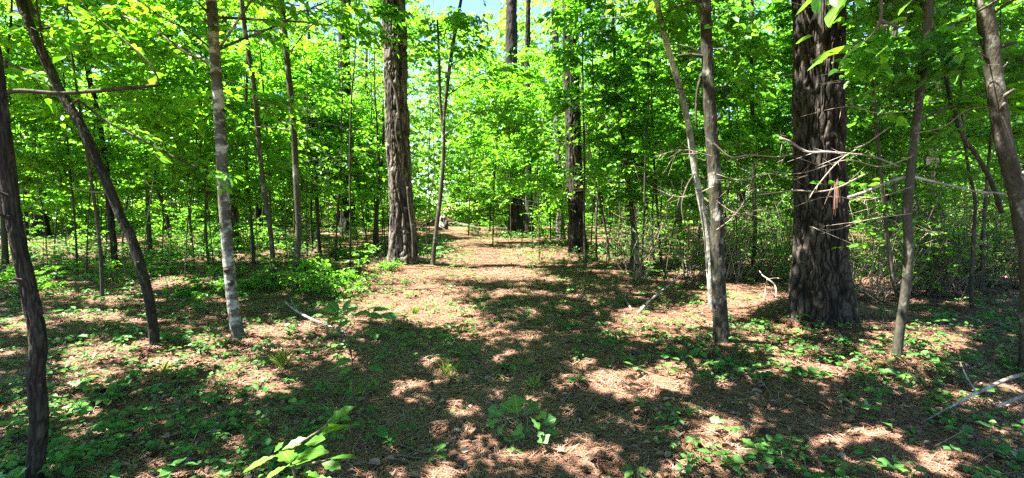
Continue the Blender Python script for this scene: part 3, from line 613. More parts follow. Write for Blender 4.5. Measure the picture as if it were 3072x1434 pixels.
for px, Y, k in sorted(plan):
    zi = zone(px); n = count.get((zi, k), 0); count[(zi, k)] = n + 1
    x = (px - PW / 2) / F * Y; foot = np.array([x, Y, 0.0]); foot[2] = float(ground_h(x, Y))
    _, py, _ = project(foot); py = float(py[0])
    lean = rng.normal(0, 26) * 14 / Y; kp = F / Y
    if k == 'pole':
        hgt = rng.uniform(4.5, 8); wd = rng.uniform(0.017, 0.036) * kp
        pts = [(px, py), (px + lean * .4 + rng.normal(0, 4), py - 1.1 * kp), (px + lean + rng.normal(0, 7), py - 2.3 * kp), (px + lean * 1.2 + rng.normal(0, 9), py - 3.6 * kp)]
        tree('sapling', '%s of the pencil thin poles %s' % (ORD[n], BOUNDS[zi][1]), 'sapling', pts, wd, wd * .7, rng.choice(['dark_bark', 'dark_bark', 'grey_bark']), 'smooth', hgt,
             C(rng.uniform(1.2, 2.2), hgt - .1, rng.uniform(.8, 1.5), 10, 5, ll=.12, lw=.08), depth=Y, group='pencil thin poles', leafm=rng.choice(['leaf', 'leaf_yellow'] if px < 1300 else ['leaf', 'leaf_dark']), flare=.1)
    elif k == 'sapling':
        hgt = rng.uniform(5.5, 10.5); wd = rng.uniform(0.03, 0.075) * kp
        pts = [(px, py), (px + lean * .3 + rng.normal(0, 3), py - 1.2 * kp), (px + lean * .7 + rng.normal(0, 5), py - 2.6 * kp), (px + lean + rng.normal(0, 5), py - 4.0 * kp)]
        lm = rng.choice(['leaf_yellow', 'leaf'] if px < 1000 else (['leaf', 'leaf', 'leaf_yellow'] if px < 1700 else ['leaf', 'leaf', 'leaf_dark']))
        if Y > 24: lm = 'leaf_far'
        sc = 1.0 + max(0, Y - 16) * 0.022
        tree('sapling', '%s of the background saplings %s' % (ORD[n], BOUNDS[zi][1]), 'sapling', pts, wd, wd * .8, rng.choice(['dark_bark', 'grey_bark', 'dark_bark']), 'smooth', hgt,
             C(rng.uniform(1.0, 2.2), hgt - .2, rng.uniform(1.7, 2.6), 17, 9, ll=0.125 * sc, lw=0.088 * sc, spray=.45, lower=.5), depth=Y, group='background saplings', leafm=lm, flare=.1)
    else:
        wd = rng.uniform(0.22, 0.42) * kp
        pts = [(px, py), (px + lean * .2, py - 3 * kp), (px + lean * .35, py - 7 * kp), (px + lean * .5, py - 12 * kp)]
        tree('pine_tree', '%s of the distant pine trunks %s' % (ORD[n], BOUNDS[zi][1]), 'pine tree', pts, wd, wd * .7, rng.choice(['pale_pine_bark', 'pine_bark', 'dark_bark']), 'pine', rng.uniform(20, 25), None,
             depth=Y, group='distant pines', flare=.15, hi=(16, 80))

# --- pine tops: needle tufts on whorled limbs
for t in TREES:
    if not t['pine']: continue
    p = t['path']; top = p[-1][2]; n = 26; cm = t['cm']
    for i in range(n):
        f = i / n; z = top * (0.62 + 0.38 * f); k = int(np.argmin(np.abs(p[:, 2] - z))); az = i * 2.4 + rng.random()
        ln = 3.0 * (1 - f * 0.75) * (.6 + .6 * rng.random()); d = np.array([math.cos(az), math.sin(az), 0.25])
        e = p[k] + d * ln; sticks(cm, p[k][None], e[None], 0.035, 0.008, 1)
        m = 9; tt = 0.4 + 0.6 * rng.random(m); c = p[k] + d * (ln * tt)[:, None] + rng.normal(0, .22, (m, 3))
        nn = 12; dirs = norm(rng.normal(0, 1, (m, nn, 3)) + np.array([0, 0, .5])); b = np.repeat(c, nn, 0)
        kk = rng.random(len(b)) > 0.85 * gap(b)
        leaves(cm, b[kk], dirs.reshape(-1, 3)[kk], rng.normal(0, 1, (len(b), 3))[kk], 0.24, 0.035, mat=0)

# --- leaf sprays added to the crowns, unseen above the frame, to shade the floor
near = [t for t in TREES[:NAMED] if not t['pine'] and t['foot'][1] < 14]
NX = 40000
g = np.column_stack([rng.uniform(-13, 13, NX), rng.uniform(0.8, 12, NX), np.zeros(NX)])
g = g[np.abs(g[:, 0]) < g[:, 1] * 1.15 + 1.6]
h = np.maximum(3.6, 2.1 + 0.44 * g[:, 1]) + 2.8 * rng.random(len(g))
P = g + SUN * (h / SUN[2])[:, None]
keep = rng.random(len(P)) > 1.05 * gap(P); P = P[keep]
feet = np.array([t['path'][np.argmin(np.abs(t['path'][:, 2] - 4.5))][:2] for t in near])
own = np.argmin(((P[:, None, :2] - feet[None]) ** 2).sum(-1), 1)
for i, t in enumerate(near):
    q = P[own == i]
    if len(q) == 0: continue
    D = np.column_stack([q[:, 0] - feet[i][0], q[:, 1] - feet[i][1], np.zeros(len(q))]) + rng.normal(0, .6, (len(q), 3)); D[:, 2] *= .4
    put_sprays(t['cm'], q, D, 0.4, 8, 0.125, 0.085)
for t in TREES:
    if t['cm'].n:
        t['cm'].build('crown', [M['pine_needle'] if t['pine'] else M[t['leafm']], M['twig']], t['root'], origin=t['foot'], smooth=False)

# ------------------------------------------------------------------ shrubs
def shrub(px, py, hgt, nst, label, leafm, lean=0.35, lf=0.05, dry=False, leafn=30, spread=0.25):
    f = at(px, py); root = empty('shrub', f, label, 'shrub', 'undergrowth shrubs')
    sm, fm = MB(), MB()
    for i in range(nst):
        a = rng.uniform(0, 6.28); b = f + np.array([math.cos(a), math.sin(a), 0]) * spread * rng.random() - [0, 0, .03]
        d = np.array([rng.normal(0, lean), rng.normal(0, lean), 1.0]); hh = hgt * rng.uniform(.55, 1.05)
        mid = b + d * hh * .5 + rng.normal(0, .08, 3); e = b + d * hh + rng.normal(0, .15, 3)
        tube(sm, [b, mid, e], [.006 + .003 * hgt, .005, .002], nseg=4, nring=9)
        if dry:
            for _ in range(3):
                a2 = rng.uniform(0, 6.28); b2 = b + np.array([math.cos(a2), math.sin(a2), 0]) * .25; e2 = b2 + np.array([rng.normal(0, .5), rng.normal(0, .4), hh * rng.uniform(.6, 1.0)])
                tube(sm, [b2, (b2 + e2) / 2 + rng.normal(0, .1, 3), e2], [.007, .005, .002], nseg=4, nring=8)
        c = catmull([b, mid, e], 30); m = int(leafn * (.8 if dry else .35)) + 2
        j = rng.integers(6, 30, m); az = rng.uniform(0, 6.28, m)
        D = np.column_stack([np.cos(az), np.sin(az), rng.normal(.3, .3, m)]); ln = .12 + .35 * rng.random(m) * min(1, hgt)
        sticks(sm, c[j], c[j] + norm(D) * ln[:, None], .0045, .0018)
        k = rng.random(m) < (0.5 if dry else 1.0)
        put_sprays(fm, c[j][k], D[k], ln[k], 6, lf * 1.25, lf * .85, twig=None, filt=False, flat=.5)
    sm.build('stem', M['dry_twig'] if dry and rng.random() < .45 else M['twig'], root, origin=f)
    if fm.n: fm.build('foliage', M[leafm], root, origin=f, smooth=False)

zsh = {}
SH = []
for i in range(34): SH.append((rng.uniform(1740, 2370), rng.uniform(700, 850), rng.choice([.7, 1.1, 1.6, 2.2, 2.9]) * rng.uniform(.85, 1.15), 'd'))
for i in range(34): SH.append((rng.uniform(2550, 3070), rng.uniform(705, 900), rng.choice([.6, 1.0, 1.5, 2.4]) * rng.uniform(.85, 1.15), 'd'))
for i in range(10): SH.append((rng.uniform(1590, 1760), rng.uniform(690, 735), rng.uniform(1.0, 2.2), 'g'))
for i in range(26): SH.append((rng.uniform(0, 1160), rng.uniform(775, 900), rng.uniform(.25, .7), 'g'))
for i in range(22): SH.append((rng.uniform(30, 1160), rng.uniform(690, 780), rng.uniform(.6, 1.6), 'g'))
for i in range(44):
    Y = 13 + 22 * rng.random(); px = rng.uniform(0, 3072); x = (px - PW / 2) / F * Y
    if abs(x - path_x(Y)) > 1.6: SH.append((px, float(project(np.array([[x, Y, 0.0]]))[1][0]), rng.uniform(.6, 1.8) if px < 1300 else rng.uniform(1.0, 2.5), 'g'))
for i in range(5): SH.append((rng.uniform(1440, 1540), rng.uniform(672, 700), rng.uniform(.6, 1.4), 'g'))
SHN = [(0, 'left of the lichen trunk'), (690, 'left of the tall pine'), (1300, 'by the far trail'), (1750, 'right of the trailside pine'), (2140, 'left of the biggest pine'), (2470, 'right of the biggest pine')]
SH = [q for q in SH if not (1250 < q[0] < 1400 and q[1] < 740) and not (1560 < q[0] < 1860 and q[1] > 735)]
for px, py, hh, k in sorted(SH):
    zi = max(i for i, b in enumerate(SHN) if px >= b[0]); key = (zi, k); n = zsh.get(key, 0); zsh[key] = n + 1
    what = 'dry twiggy shrubs' if k == 'd' else 'low leafy green shrubs'
    shrub(px, py, hh, 5 if k == 'd' else 4, '%s of the %s %s' % (ORD[n], what, SHN[zi][1]), 'leaf', dry=(k == 'd'), lf=.055 if py > 760 else .075, leafn=26)

# ------------------------------------------------------------------ far wood seen as one mass
fw = MB(); N = 56000
ang = rng.uniform(-0.92, 0.92, N); rr = 34 + 40 * rng.random(N) ** 1.3; x = np.sin(ang) * rr; y = np.cos(ang) * rr
z = 0.15 + 19.0 * rng.random(N) ** 1.2
k = (vnoise(x / 2.6 + 9, y / 2.6 + z / 1.7, 41) > 0.30); k &= ~((z > 8) & (vnoise(x / 2.6 + 3, z / 2.0, 43) > .68 - .025 * (z - 8))); k &= ~((np.abs(x - path_x(np.minimum(y, 34)) + (y - 34) * .12) < 2.5) & (z < 3) & (y < 40))
P = np.column_stack([x, y, z])[k]; az = rng.uniform(0, 6.28, len(P))
put_sprays(fw, P, np.column_stack([np.cos(az), np.sin(az), rng.normal(0, .25, len(P))]), 0.9, 8, 0.32, 0.25, filt=False, flat=.8)
tag(fw.build('far_woods', [M['leaf_far'], M['twig']], smooth=False), 'mass of distant green foliage filling the back of the wood', 'woods', kind='stuff')

# ------------------------------------------------------------------ ground and trail
def axis(lo, hi, c, fine, n):
    t = np.linspace(-1, 1, n); k = 5.2
    s = np.sinh(k * t) / math.sinh(k)
    return np.where(t < 0, c + s * (c - lo), c + s * (hi - c))
xs = axis(-260, 260, 0, .05, 561); ys = axis(-60, 330, 5.0, .05, 521)
X, Yg = np.meshgrid(xs, ys); fade = np.exp(-np.maximum(0, np.hypot(X, Yg) - 12) / 8)
Z = ground_h(X, Yg) + 0.018 * fade * (vnoise(X / .09, Yg / .09, 6) - .5) + 0.06 * fade * (vnoise(X / .28, Yg / .28, 7) - .5)
ny, nx = X.shape; i = np.arange(ny - 1)[:, None] * nx; j = np.arange(nx - 1)[None]
q = np.stack([i + j, i + j + 1, i + nx + j + 1, i + nx + j], -1).reshape(-1, 4)
gm = MB(); gm.add(np.stack([X, Yg, Z], -1).reshape(-1, 3), q)
tag(gm.build('ground', M['ground']), kind='structure')
pm = MB(); yy = np.concatenate([np.arange(1.0, 14, .07), np.arange(14, 36, .2)]); uu = np.linspace(-1, 1, 25)
wl = .36 + .3 * vnoise(yy / .5, yy * 0, 51) + .012 * yy; wr = .36 + .3 * vnoise(yy / .5, yy * 0, 52) + .012 * yy
XX = path_x(yy)[:, None] + np.where(uu < 0, uu[None] * wl[:, None], uu[None] * wr[:, None]); YY = np.repeat(yy[:, None], 25, 1)
ZZ = ground_h(XX, YY) + .034 - .05 * np.abs(uu[None]) ** 6
ny, nx = XX.shape; i = np.arange(ny - 1)[:, None] * nx; j = np.arange(nx - 1)[None]
pm.add(np.stack([XX, YY, ZZ], -1).reshape(-1, 3), np.stack([i + j, i + j + 1, i + nx + j + 1, i + nx + j], -1).reshape(-1, 4))
tag(pm.build('path', M['path']), kind='structure')

def scatter(n, y0, y1, pw):
    y = y0 + (y1 - y0) * rng.random(n) ** pw; x = rng.uniform(-1.2, 1.2, n) * (y + .6)
    return x, y

def surf_h(x, y):
    return ground_h(x, y) + .034 * (np.abs(x - path_x(y)) < .5)

# pine straw
nm = MB(); N = 330000
x, y = scatter(N, 1.7, 16, 1.7); k = vnoise(x / .35, y / .35, 61) + .5 * rng.random(N) > .42; x, y = x[k], y[k]; N = len(x)
cl = vnoise(x / .5, y / .5, 62) * 6.28 * 2 + rng.normal(0, .8, N); tl = rng.normal(0.02, .07, N)
ax = np.column_stack([np.cos(cl), np.sin(cl), tl]); b = np.column_stack([x, y, surf_h(x, y) + .010 + .018 * rng.random(N)])
wd = .0010 + .00042 * y; L = .10 + .08 * rng.random(N)
sd = norm(np.cross(ax, [0, 0, 1.0])); mid = b + ax * (L * .5)[:, None] + sd * (rng.normal(0, .012, N))[:, None]; e = b + ax * L[:, None]; e[:, 2] -= .01 * rng.random(N)
V = np.stack([b - sd * wd[:, None], b + sd * wd[:, None], mid - sd * wd[:, None], mid + sd * wd[:, None], e - sd * wd[:, None] * .4, e + sd * wd[:, None] * .4], 1)
nm.add(V.reshape(-1, 3), (np.arange(N)[:, None, None] * 6 + np.array([[0, 1, 3, 2], [2, 3, 5, 4]])[None]).reshape(-1, 4))
tag(nm.build('pine_straw', M['dead_needle'], smooth=False), 'carpet of fallen reddish brown pine needles on the floor', 'pine straw', kind='stuff')
# dead leaves
lm = MB(); N = 13000; x, y = scatter(N, 1.7, 26, 1.7); k = (vnoise(x / .8, y / .8, 66) + .25 * rng.random(N) > .45) & (np.abs(x - path_x(y)) > .35 * rng.random(N)); x, y = x[k], y[k]; N = len(x)
b = np.column_stack([x, y, surf_h(x, y) + .02 + .02 * rng.random(N)]); az = rng.uniform(0, 6.28, N)
leaves(lm, b, np.column_stack([np.cos(az), np.sin(az), rng.normal(.08, .25, N)]), np.array([0, 0, 1.]) + rng.normal(0, .4, (N, 3)), .035 + .045 * rng.random(N), .02 + .03 * rng.random(N), fold=.3, droop=.3)
tag(lm.build('leaf_litter', M['dead_leaf'], smooth=False), 'curled tan dead leaves strewn over the floor', 'leaf litter', kind='stuff')
# small fallen twigs
tm_ = MB(); N = 1500; x, y = scatter(N, 1.7, 16, 1.6); az = rng.uniform(0, 6.28, N); L = .05 + .25 * rng.random(N) ** 2
b = np.column_stack([x, y, surf_h(x, y) + .025]); e = b + np.column_stack([np.cos(az) * L, np.sin(az) * L, rng.normal(.01, .03, N)]); md = (b + e) / 2 + rng.normal(0, .012, (N, 3))
r_ = .0018 + .003 * rng.random(N); sticks(tm_, b, md, r_, r_ * .8); sticks(tm_, md, e, r_ * .8, r_ * .4)
tag(tm_.build('twig_litter', M['dry_twig']), 'small broken twigs lying among the needles', 'twigs', kind='stuff')
# green ground cover
gc = MB(); N = 11500; x, y = scatter(N, 1.9, 26, 1.5)
dens = vnoise(x / 1.1, y / 1.1, 71) + .28 * (x < -1.2) - .3 * (np.abs(x - path_x(y)) < .5) + .22 * (np.abs(np.abs(x - path_x(y)) - .95) < .4) * (y > 4.5) - .25 * (x > .4) * (y < 4); k = dens + .25 * rng.random(N) > .58
x, y = x[k], y[k]; N = len(x); nl = 4; az = rng.uniform(0, 6.28, (N, 1)) + np.arange(nl)[None] * 1.6 + rng.normal(0, .4, (N, nl))
hh = .03 + .07 * rng.random((N, 1)) + rng.normal(0, .008, (N, nl))
b = np.stack([x[:, None] + np.cos(az) * .012, y[:, None] + np.sin(az) * .012, ground_h(x, y)[:, None] + .02 + hh], -1).reshape(-1, 3)
ax = np.stack([np.cos(az), np.sin(az), rng.normal(-.05, .2, (N, nl))], -1).reshape(-1, 3)
s = np.repeat(np.clip(rng.lognormal(-.12, .38, N), .4, 2.0), nl)
leaves(gc, b, ax, np.array([0, 0, 1.]) + rng.normal(0, .3, (N * nl, 3)), .05 * s, .042 * s, fold=.12)
sticks(gc, np.column_stack([x, y, ground_h(x, y)]), np.column_stack([x, y, ground_h(x, y) + .02 + hh.mean(1)]), .0015, .001)
N = 6000; x, y = scatter(N, 12, 36, 1.0); k = (vnoise(x / 1.6, y / 1.6, 75) > .42) & (np.abs(x - path_x(y)) > .9); x, y = x[k], y[k]; N = len(x); nl = 5
az = rng.uniform(0, 6.28, (N, nl)); b = np.stack([x[:, None] + rng.normal(0, .08, (N, nl)), y[:, None] + rng.normal(0, .08, (N, nl)), ground_h(x, y)[:, None] + .05 + .3 * rng.random((N, nl))], -1).reshape(-1, 3)
leaves(gc, b, np.stack([np.cos(az), np.sin(az), rng.normal(-.05, .25, (N, nl))], -1).reshape(-1, 3), np.array([0, 0, 1.]) + rng.normal(0, .4, (N * nl, 3)), .11, .09, fold=.12)
sticks(gc, np.column_stack([x, y, ground_h(x, y)]), np.column_stack([x, y, ground_h(x, y) + .3]), .004, .002)
tag(gc.build('ground_cover', M['ground_leaf'], smooth=False), 'low green seedlings and vines scattered over the needles', 'ground cover', kind='stuff')

# ------------------------------------------------------------------ seedlings one can count
def seedling_mesh(n, ll, hgt, kind):
    sm, fm = MB(), MB()
    tube(sm, [[0, 0, -.02], [.01, 0, hgt * .5], [0, .01, hgt]], [.003, .0025, .0015], nseg=4, nring=6)
    for i in range(n):
        a = i * 2.4 + rng.random(); z = hgt * (.55 + .45 * rng.random()); d = np.array([math.cos(a), math.sin(a), rng.normal(.1, .2)]); s = ll * (.7 + .5 * rng.random())
        p = np.array([0, 0, z]); st = p + d * .03; sticks(sm, p[None], st[None], .0014, .001)
        big_leaf(fm, st, st + d * s, s * .62, np.array([0, 0, 1.]) + rng.normal(0, .25, 3), kind)
    return sm, fm
protos = []
for n, ll, hg, kd in ((5, .07, .09, 'plain'), (6, .08, .13, 'wavy'), (3, .075, .07, 'plain'), (7, .09, .18, 'oak'), (4, .10, .10, 'wavy')):
    sm, fm = seedling_mesh(n, ll, hg, kd); a = sm.build('stem', M['twig']); b = fm.build('foliage', M['ground_leaf'])
    protos.append((a, b))
SEED = [(190, 895), (330, 1225), (250, 1330), (60, 1200), (130, 1310), (505, 930), (540, 960), (640, 1010), (560, 1040), (420, 1000), (320, 1050), (290, 1090), (690, 1130), (560, 1150), (470, 1190), (720, 1255), (600, 1300), (400, 1350), (860, 990), (940, 930), (1010, 905), (1070, 870), (1130, 860), (1180, 880), (1300, 905), (1350, 880), (1310, 1010), (1170, 1080), (1240, 1110), (1160, 1330), (1090, 1300), (1010, 1330), (1400, 1120), (1420, 1090), (1250, 1250), (1540, 1370), (1300, 1400), (1380, 1260), (1530, 870), (1560, 850), (1770, 925), (1800, 915), (1810, 970), (1860, 1030), (1830, 1105), (1910, 1130), (2000, 1140), (2010, 1090), (2060, 1070), (2150, 1110), (2150, 1080), (2095, 970), (2210, 990), (2250, 960), (2280, 980), (1940, 1240), (2020, 1250), (1990, 1340), (1800, 1330), (2190, 1235), (2340, 1000), (2460, 1010), (2480, 1015), (2300, 1030), (2420, 1080), (2690, 940), (2800, 960), (2840, 930), (2880, 900), (2650, 1110), (2690, 1130), (2600, 1245), (2640, 1290), (2560, 1270), (2850, 1130), (2980, 1180), (2360, 1350), (2400, 1380), (2330, 1390), (2450, 1410), (2600, 1380), (2280, 1400), (2150, 1400), (3000, 1350), (2900, 1290), (2740, 1330), (2180, 1320), (740, 1370), (480, 1300), (200, 1260), (170, 1140), (40, 1110), (840, 880), (760, 900), (390, 860), (230, 950), (130, 1010), (650, 880)]
zs_ = [(0, 1050, 'left of the leafy foreground sprig'), (1050, 1600, 'in the middle near the trail'), (1600, 2250, 'between the trail and the grey brown trunk'), (2250, 3072, 'on the needles round the biggest pine')]
kinds_ = ['round leaved low', 'wavy leaved', 'three leaved low', 'small lobed oak', 'broad leaved']
for n, (px, py) in enumerate(SEED):
    k = n % 5; p = at(px, py); zn = next(z[2] for z in zs_ if z[0] <= px < z[1])
    root = empty('seedling', p, '%s green seedling %s' % (kinds_[k], zn), 'seedling', 'green seedlings ' + zn)
    root.rotation_euler = (0, 0, rng.uniform(0, 6.28)); s = rng.uniform(.55, 1.1); root.scale = (s, s, s)
    for src in protos[k]:
        c = src if n == k else src.copy()
        if n != k: S.collection.objects.link(c)
        c.parent = root

# oak seedling in front, at the middle
p = at(1590, 1335); root = empty('oak_seedling', p, 'dark green lobed oak seedling standing alone at the bottom middle', 'seedling'); sm, fm = MB(), MB()
Yc = p[1]
for (a, b_) in (((1590, 1335), (1560, 1215)), ((1590, 1335), (1600, 1240)), ((1585, 1320), (1500, 1250)), ((1592, 1320), (1650, 1280))):
    A = at_y(*a, Yc) - [0, 0, .02]; B = at_y(*b_, Yc + rng.normal(0, .06)); tube(sm, [A, (A + B) / 2 + rng.normal(0, .01, 3), B], [.005, .004, .002], nseg=5, nring=8)
for a, b_ in [((1555, 1250), (1545, 1190)), ((1560, 1230), (1570, 1190)), ((1575, 1240), (1615, 1205)), ((1545, 1240), (1500, 1210)), ((1515, 1250), (1465, 1225)), ((1500, 1255), (1460, 1275)), ((1520, 1265), (1490, 1300)), ((1565, 1260), (1550, 1320)), ((1580, 1270), (1585, 1330)), ((1600, 1260), (1640, 1240)), ((1620, 1275), (1665, 1255)), ((1630, 1285), (1675, 1300)), ((1610, 1290), (1640, 1325)), ((1590, 1250), (1620, 1285)), ((1600, 1240), (1590, 1200)), ((1540, 1270), (1570, 1300))]:
    d = rng.normal(0, .07); A = at_y(*a, Yc + d); B = at_y(*b_, Yc + d + rng.normal(-.03, .04)); big_leaf(fm, A, B, np.linalg.norm(B - A) * .72, norm(np.array([0, -.7, .8]) + rng.normal(0, .35, 3)), 'oak')
sm.build('stem', M['twig'], root, origin=p); fm.build('foliage', M['ground_leaf'], root, origin=p)

# small sapling with level sprays, left of the middle
p = at(1066, 1245); root = empty('small_sapling', p, 'knee high thin stemmed sapling with level sprays of leaves over a sunlit patch', 'sapling'); sm, fm = MB(), MB(); Yc = p[1]
for pts in ([(1060, 1245), (1058, 1130), (1054, 1060), (1040, 1000), (1000, 960)], [(1094, 1235), (1100, 1120), (1098, 1040), (1090, 980)], [(1058, 1075), (1075, 1050), (1082, 1000)], [(1054, 1060), (1030, 1010), (960, 950)]):
    PP = [at_y(a, b, Yc) for a, b in pts]; PP[0] = PP[0] - [0, 0, .02]; tube(sm, PP, np.linspace(.007, .002, len(PP)), nseg=5, nring=14)
for a, b_ in [((1010, 940), (965, 925)), ((1015, 935), (985, 900)), ((1030, 935), (1050, 895)), ((1040, 940), (1075, 915)), ((1060, 945), (1110, 935)), ((1080, 940), (1130, 915)), ((1100, 945), (1150, 950)), ((1120, 935), (1165, 920)), ((1150, 940), (1185, 955)), ((1030, 950), (985, 960)), ((1050, 960), (1010, 985)), ((1080, 985), (1120, 985)), ((1090, 1000), (1135, 1010)), ((1075, 1000), (1040, 1020)), ((1085, 1040), (1130, 1050)), ((1090, 1090), (1140, 1080)), ((1100, 1100), (1150, 1110)), ((1055, 1080), (1000, 1090)), ((1040, 1090), (980, 1110)), ((1020, 1060), (990, 1080)), ((1060, 1100), (1010, 1125)), ((1100, 1060), (1160, 1050)), ((1095, 1130), (1140, 1150))]:
    d = rng.normal(0, .10); A = at_y(*a, Yc + d); B = at_y(*b_, Yc + d + rng.normal(0, .07)); big_leaf(fm, A, B, np.linalg.norm(B - A) * .55 + .015, norm(np.array([0, -.15, 1]) + rng.normal(0, .2, 3)), 'plain'); sticks(sm, A[None], (A + (at_y(1066, a[1] + 40, Yc) - A) * .4)[None], .0015, .002)
sm.build('stem', M['twig'], root, origin=p); fm.build('foliage', M['ground_leaf'], root, origin=p)

# leafy sprig rising into the bottom of the frame
Yc = 1.55; p = at_y(900, 1900, Yc); p[2] = float(ground_h(p[0], p[1])); root = empty('oak_sapling', p, 'bright green wavy leaved sprig rising in front at the bottom left', 'sapling'); sm, fm = MB(), MB()
for pts in ([(920, 1700), (890, 1450), (858, 1365), (830, 1362), (780, 1385)], [(858, 1370), (900, 1330), (960, 1290), (1000, 1255)], [(875, 1400), (960, 1385), (1000, 1378)]):
    PP = [at_y(a, b, Yc) for a, b in pts]
    if pts[0][1] > 1600: PP = [p - [0, 0, .02]] + PP
    tube(sm, PP, np.linspace(.006, .002, len(PP)), nseg=6, nring=20)
for a, b_, wf in [((977, 1268), (1060, 1213), .5), ((962, 1308), (1045, 1258), .75), ((914, 1333), (968, 1310), .55), ((846, 1350), (920, 1309), .5), ((873, 1375), (978, 1344), .42), ((843, 1350), (872, 1380), .8), ((822, 1357), (847, 1326), .6), ((832, 1365), (722, 1408), .36), ((860, 1398), (925, 1371), .5), ((862, 1398), (780, 1440), .5), ((985, 1376), (1072, 1364), .5), ((900, 1420), (960, 1425), .5), ((880, 1430), (830, 1470), .6), ((965, 1390), (1020, 1400), .6), ((920, 1440), (1000, 1450), .5)]:
    d = rng.normal(0, .05); A = at_y(*a, Yc + d); B = at_y(*b_, Yc + d - rng.random() * .10 + .03); big_leaf(fm, A, B, np.linalg.norm(B - A) * wf * .78, norm(np.array([.1, -.25, .95]) + rng.normal(0, .18, 3)), 'wavy')
sm.build('stem', M['twig'], root, origin=p); fm.build('foliage', M['near_leaf'], root, origin=p)

# leafy twig hanging into the top right of the frame
Yc = 1.35; o = at_y(2760, -260, Yc); root = empty('hanging_branch', o, 'bright leafy twig hanging close over the top of the biggest pine', 'branch'); sm, fm = MB(), MB()
for pts in ([(2860, -420), (2760, -260), (2640, -60), (2560, -30), (2450, -25)], [(2640, -60), (2640, 60), (2600, 120), (2540, 150)], [(2640, 60), (2700, 80), (2720, 50)], [(2760, -260), (2760, -60), (2745, 0)]):
    PP = [at_y(a, b, Yc + .0006 * max(0, b)) for a, b in pts]; tube(sm, PP, np.linspace(.005, .0015, len(PP)), nseg=5, nring=18)
for a, b_, wf in [((2538, -12), (2478, 74), .6), ((2458, -14), (2438, 48), .6), ((2448, -5), (2374, 44), .45), ((2742, -4), (2688, 40), .36), ((2562, 140), (2420, 174), .2), ((2505, 160), (2418, 202), .28), ((2596, 128), (2508, 180), .32), ((2664, 138), (2622, 168), .5), ((2436, 108), (2382, 126), .34), ((2722, 56), (2664, 62), .3), ((2590, 150), (2640, 160), .4), ((2560, -20), (2600, 20), .6), ((2600, -20), (2560, 18), .5), ((2700, 110), (2740, 120), .4), ((2500, -20), (2510, 20), .5)]:
    d = rng.normal(0, .04); A = at_y(*a, Yc + d); B = at_y(*b_, Yc + d - .04 * rng.random()); big_leaf(fm, A, B, np.linalg.norm(B - A) * wf, norm(np.array([.1, .35, .9]) + rng.normal(0, .15, 3)), 'plain')
sm.build('twig', M['twig'], root, origin=o); fm.build('foliage', M['near_leaf'], root, origin=o)

# ------------------------------------------------------------------ grass tufts, cones, sticks, stump
for px, py, hg, n, lb in ((850, 1105, .22, 60, 'sunlit pale grass tuft on the bright patch below the lichen trunk'), (1070, 1190, .16, 40, 'thin grass tuft among stems of the knee high sapling'), (492, 1125, .17, 26, 'short grass tuft by the foot of the leaning trunk'), (1600, 1175, .18, 36, 'grass tuft on the trodden litter behind the oak seedling'), (1245, 945, .16, 60, 'yellowish grass tuft on the large sunlit patch'), (1340, 1130, .2, 30, 'sparse grass tuft left of the trail'), (1380, 1000, .14, 40, 'tiny grass tuft at the left edge of the trail')):
    p = at(px, py); mb = MB(); n = int(n * .55); hg *= .9; az = rng.uniform(0, 6.28, n); sl_ = rng.uniform(.05, .5, n); b = p + np.column_stack([rng.normal(0, .025, n), rng.normal(0, .025, n), np.zeros(n)])
    leaves(mb, b, np.column_stack([np.cos(az) * sl_, np.sin(az) * sl_, np.ones(n)]), np.column_stack([-np.cos(az), -np.sin(az), np.full(n, .4)]), hg * rng.uniform(  .6, 1.2, n), .004, droop=.25)
    tag(mb.build('grass_tuft', M['grass'], origin=p, smooth=False), lb, 'grass tuft')
for px, py, lb in ((1908, 1070, 'dark pine cone in shade left of the grey brown trunk'), (2292, 1312, 'pine cone lying below the biggest pine at the bottom'), (300, 1185, 'pine cone on the needles right of the near left trunk'), (1700, 1335, 'pine cone right of the oak seedling')):
    p = at(px, py) + [0, 0, .035]; mb = MB(); tube(mb, [[-.05, 0, 0], [-.02, 0, 0], [.03, 0, 0], [.05, 0, 0]], [.008, .022, .017, .006], nseg=8, nring=8)
    n = 70; f = np.arange(n) / n; a = np.arange(n) * 2.4; r = .026 * np.sin(math.pi * (.12 + .8 * f)); b = np.column_stack([-.045 + .09 * f, np.cos(a) * r * .7, np.sin(a) * r * .7])
    leaves(mb, b, np.column_stack([np.full(n, .6), np.cos(a), np.sin(a)]), np.column_stack([np.full(n, 1.), -np.cos(a) * .6, -np.sin(a) * .6]), .022, .018)
    ob = mb.build('pine_cone', M['cone'], smooth=False); ob.location = p; ob.rotation_euler = (0, 0, rng.uniform(0, 6)); tag(ob, lb, 'pine cone', 'pine cones')

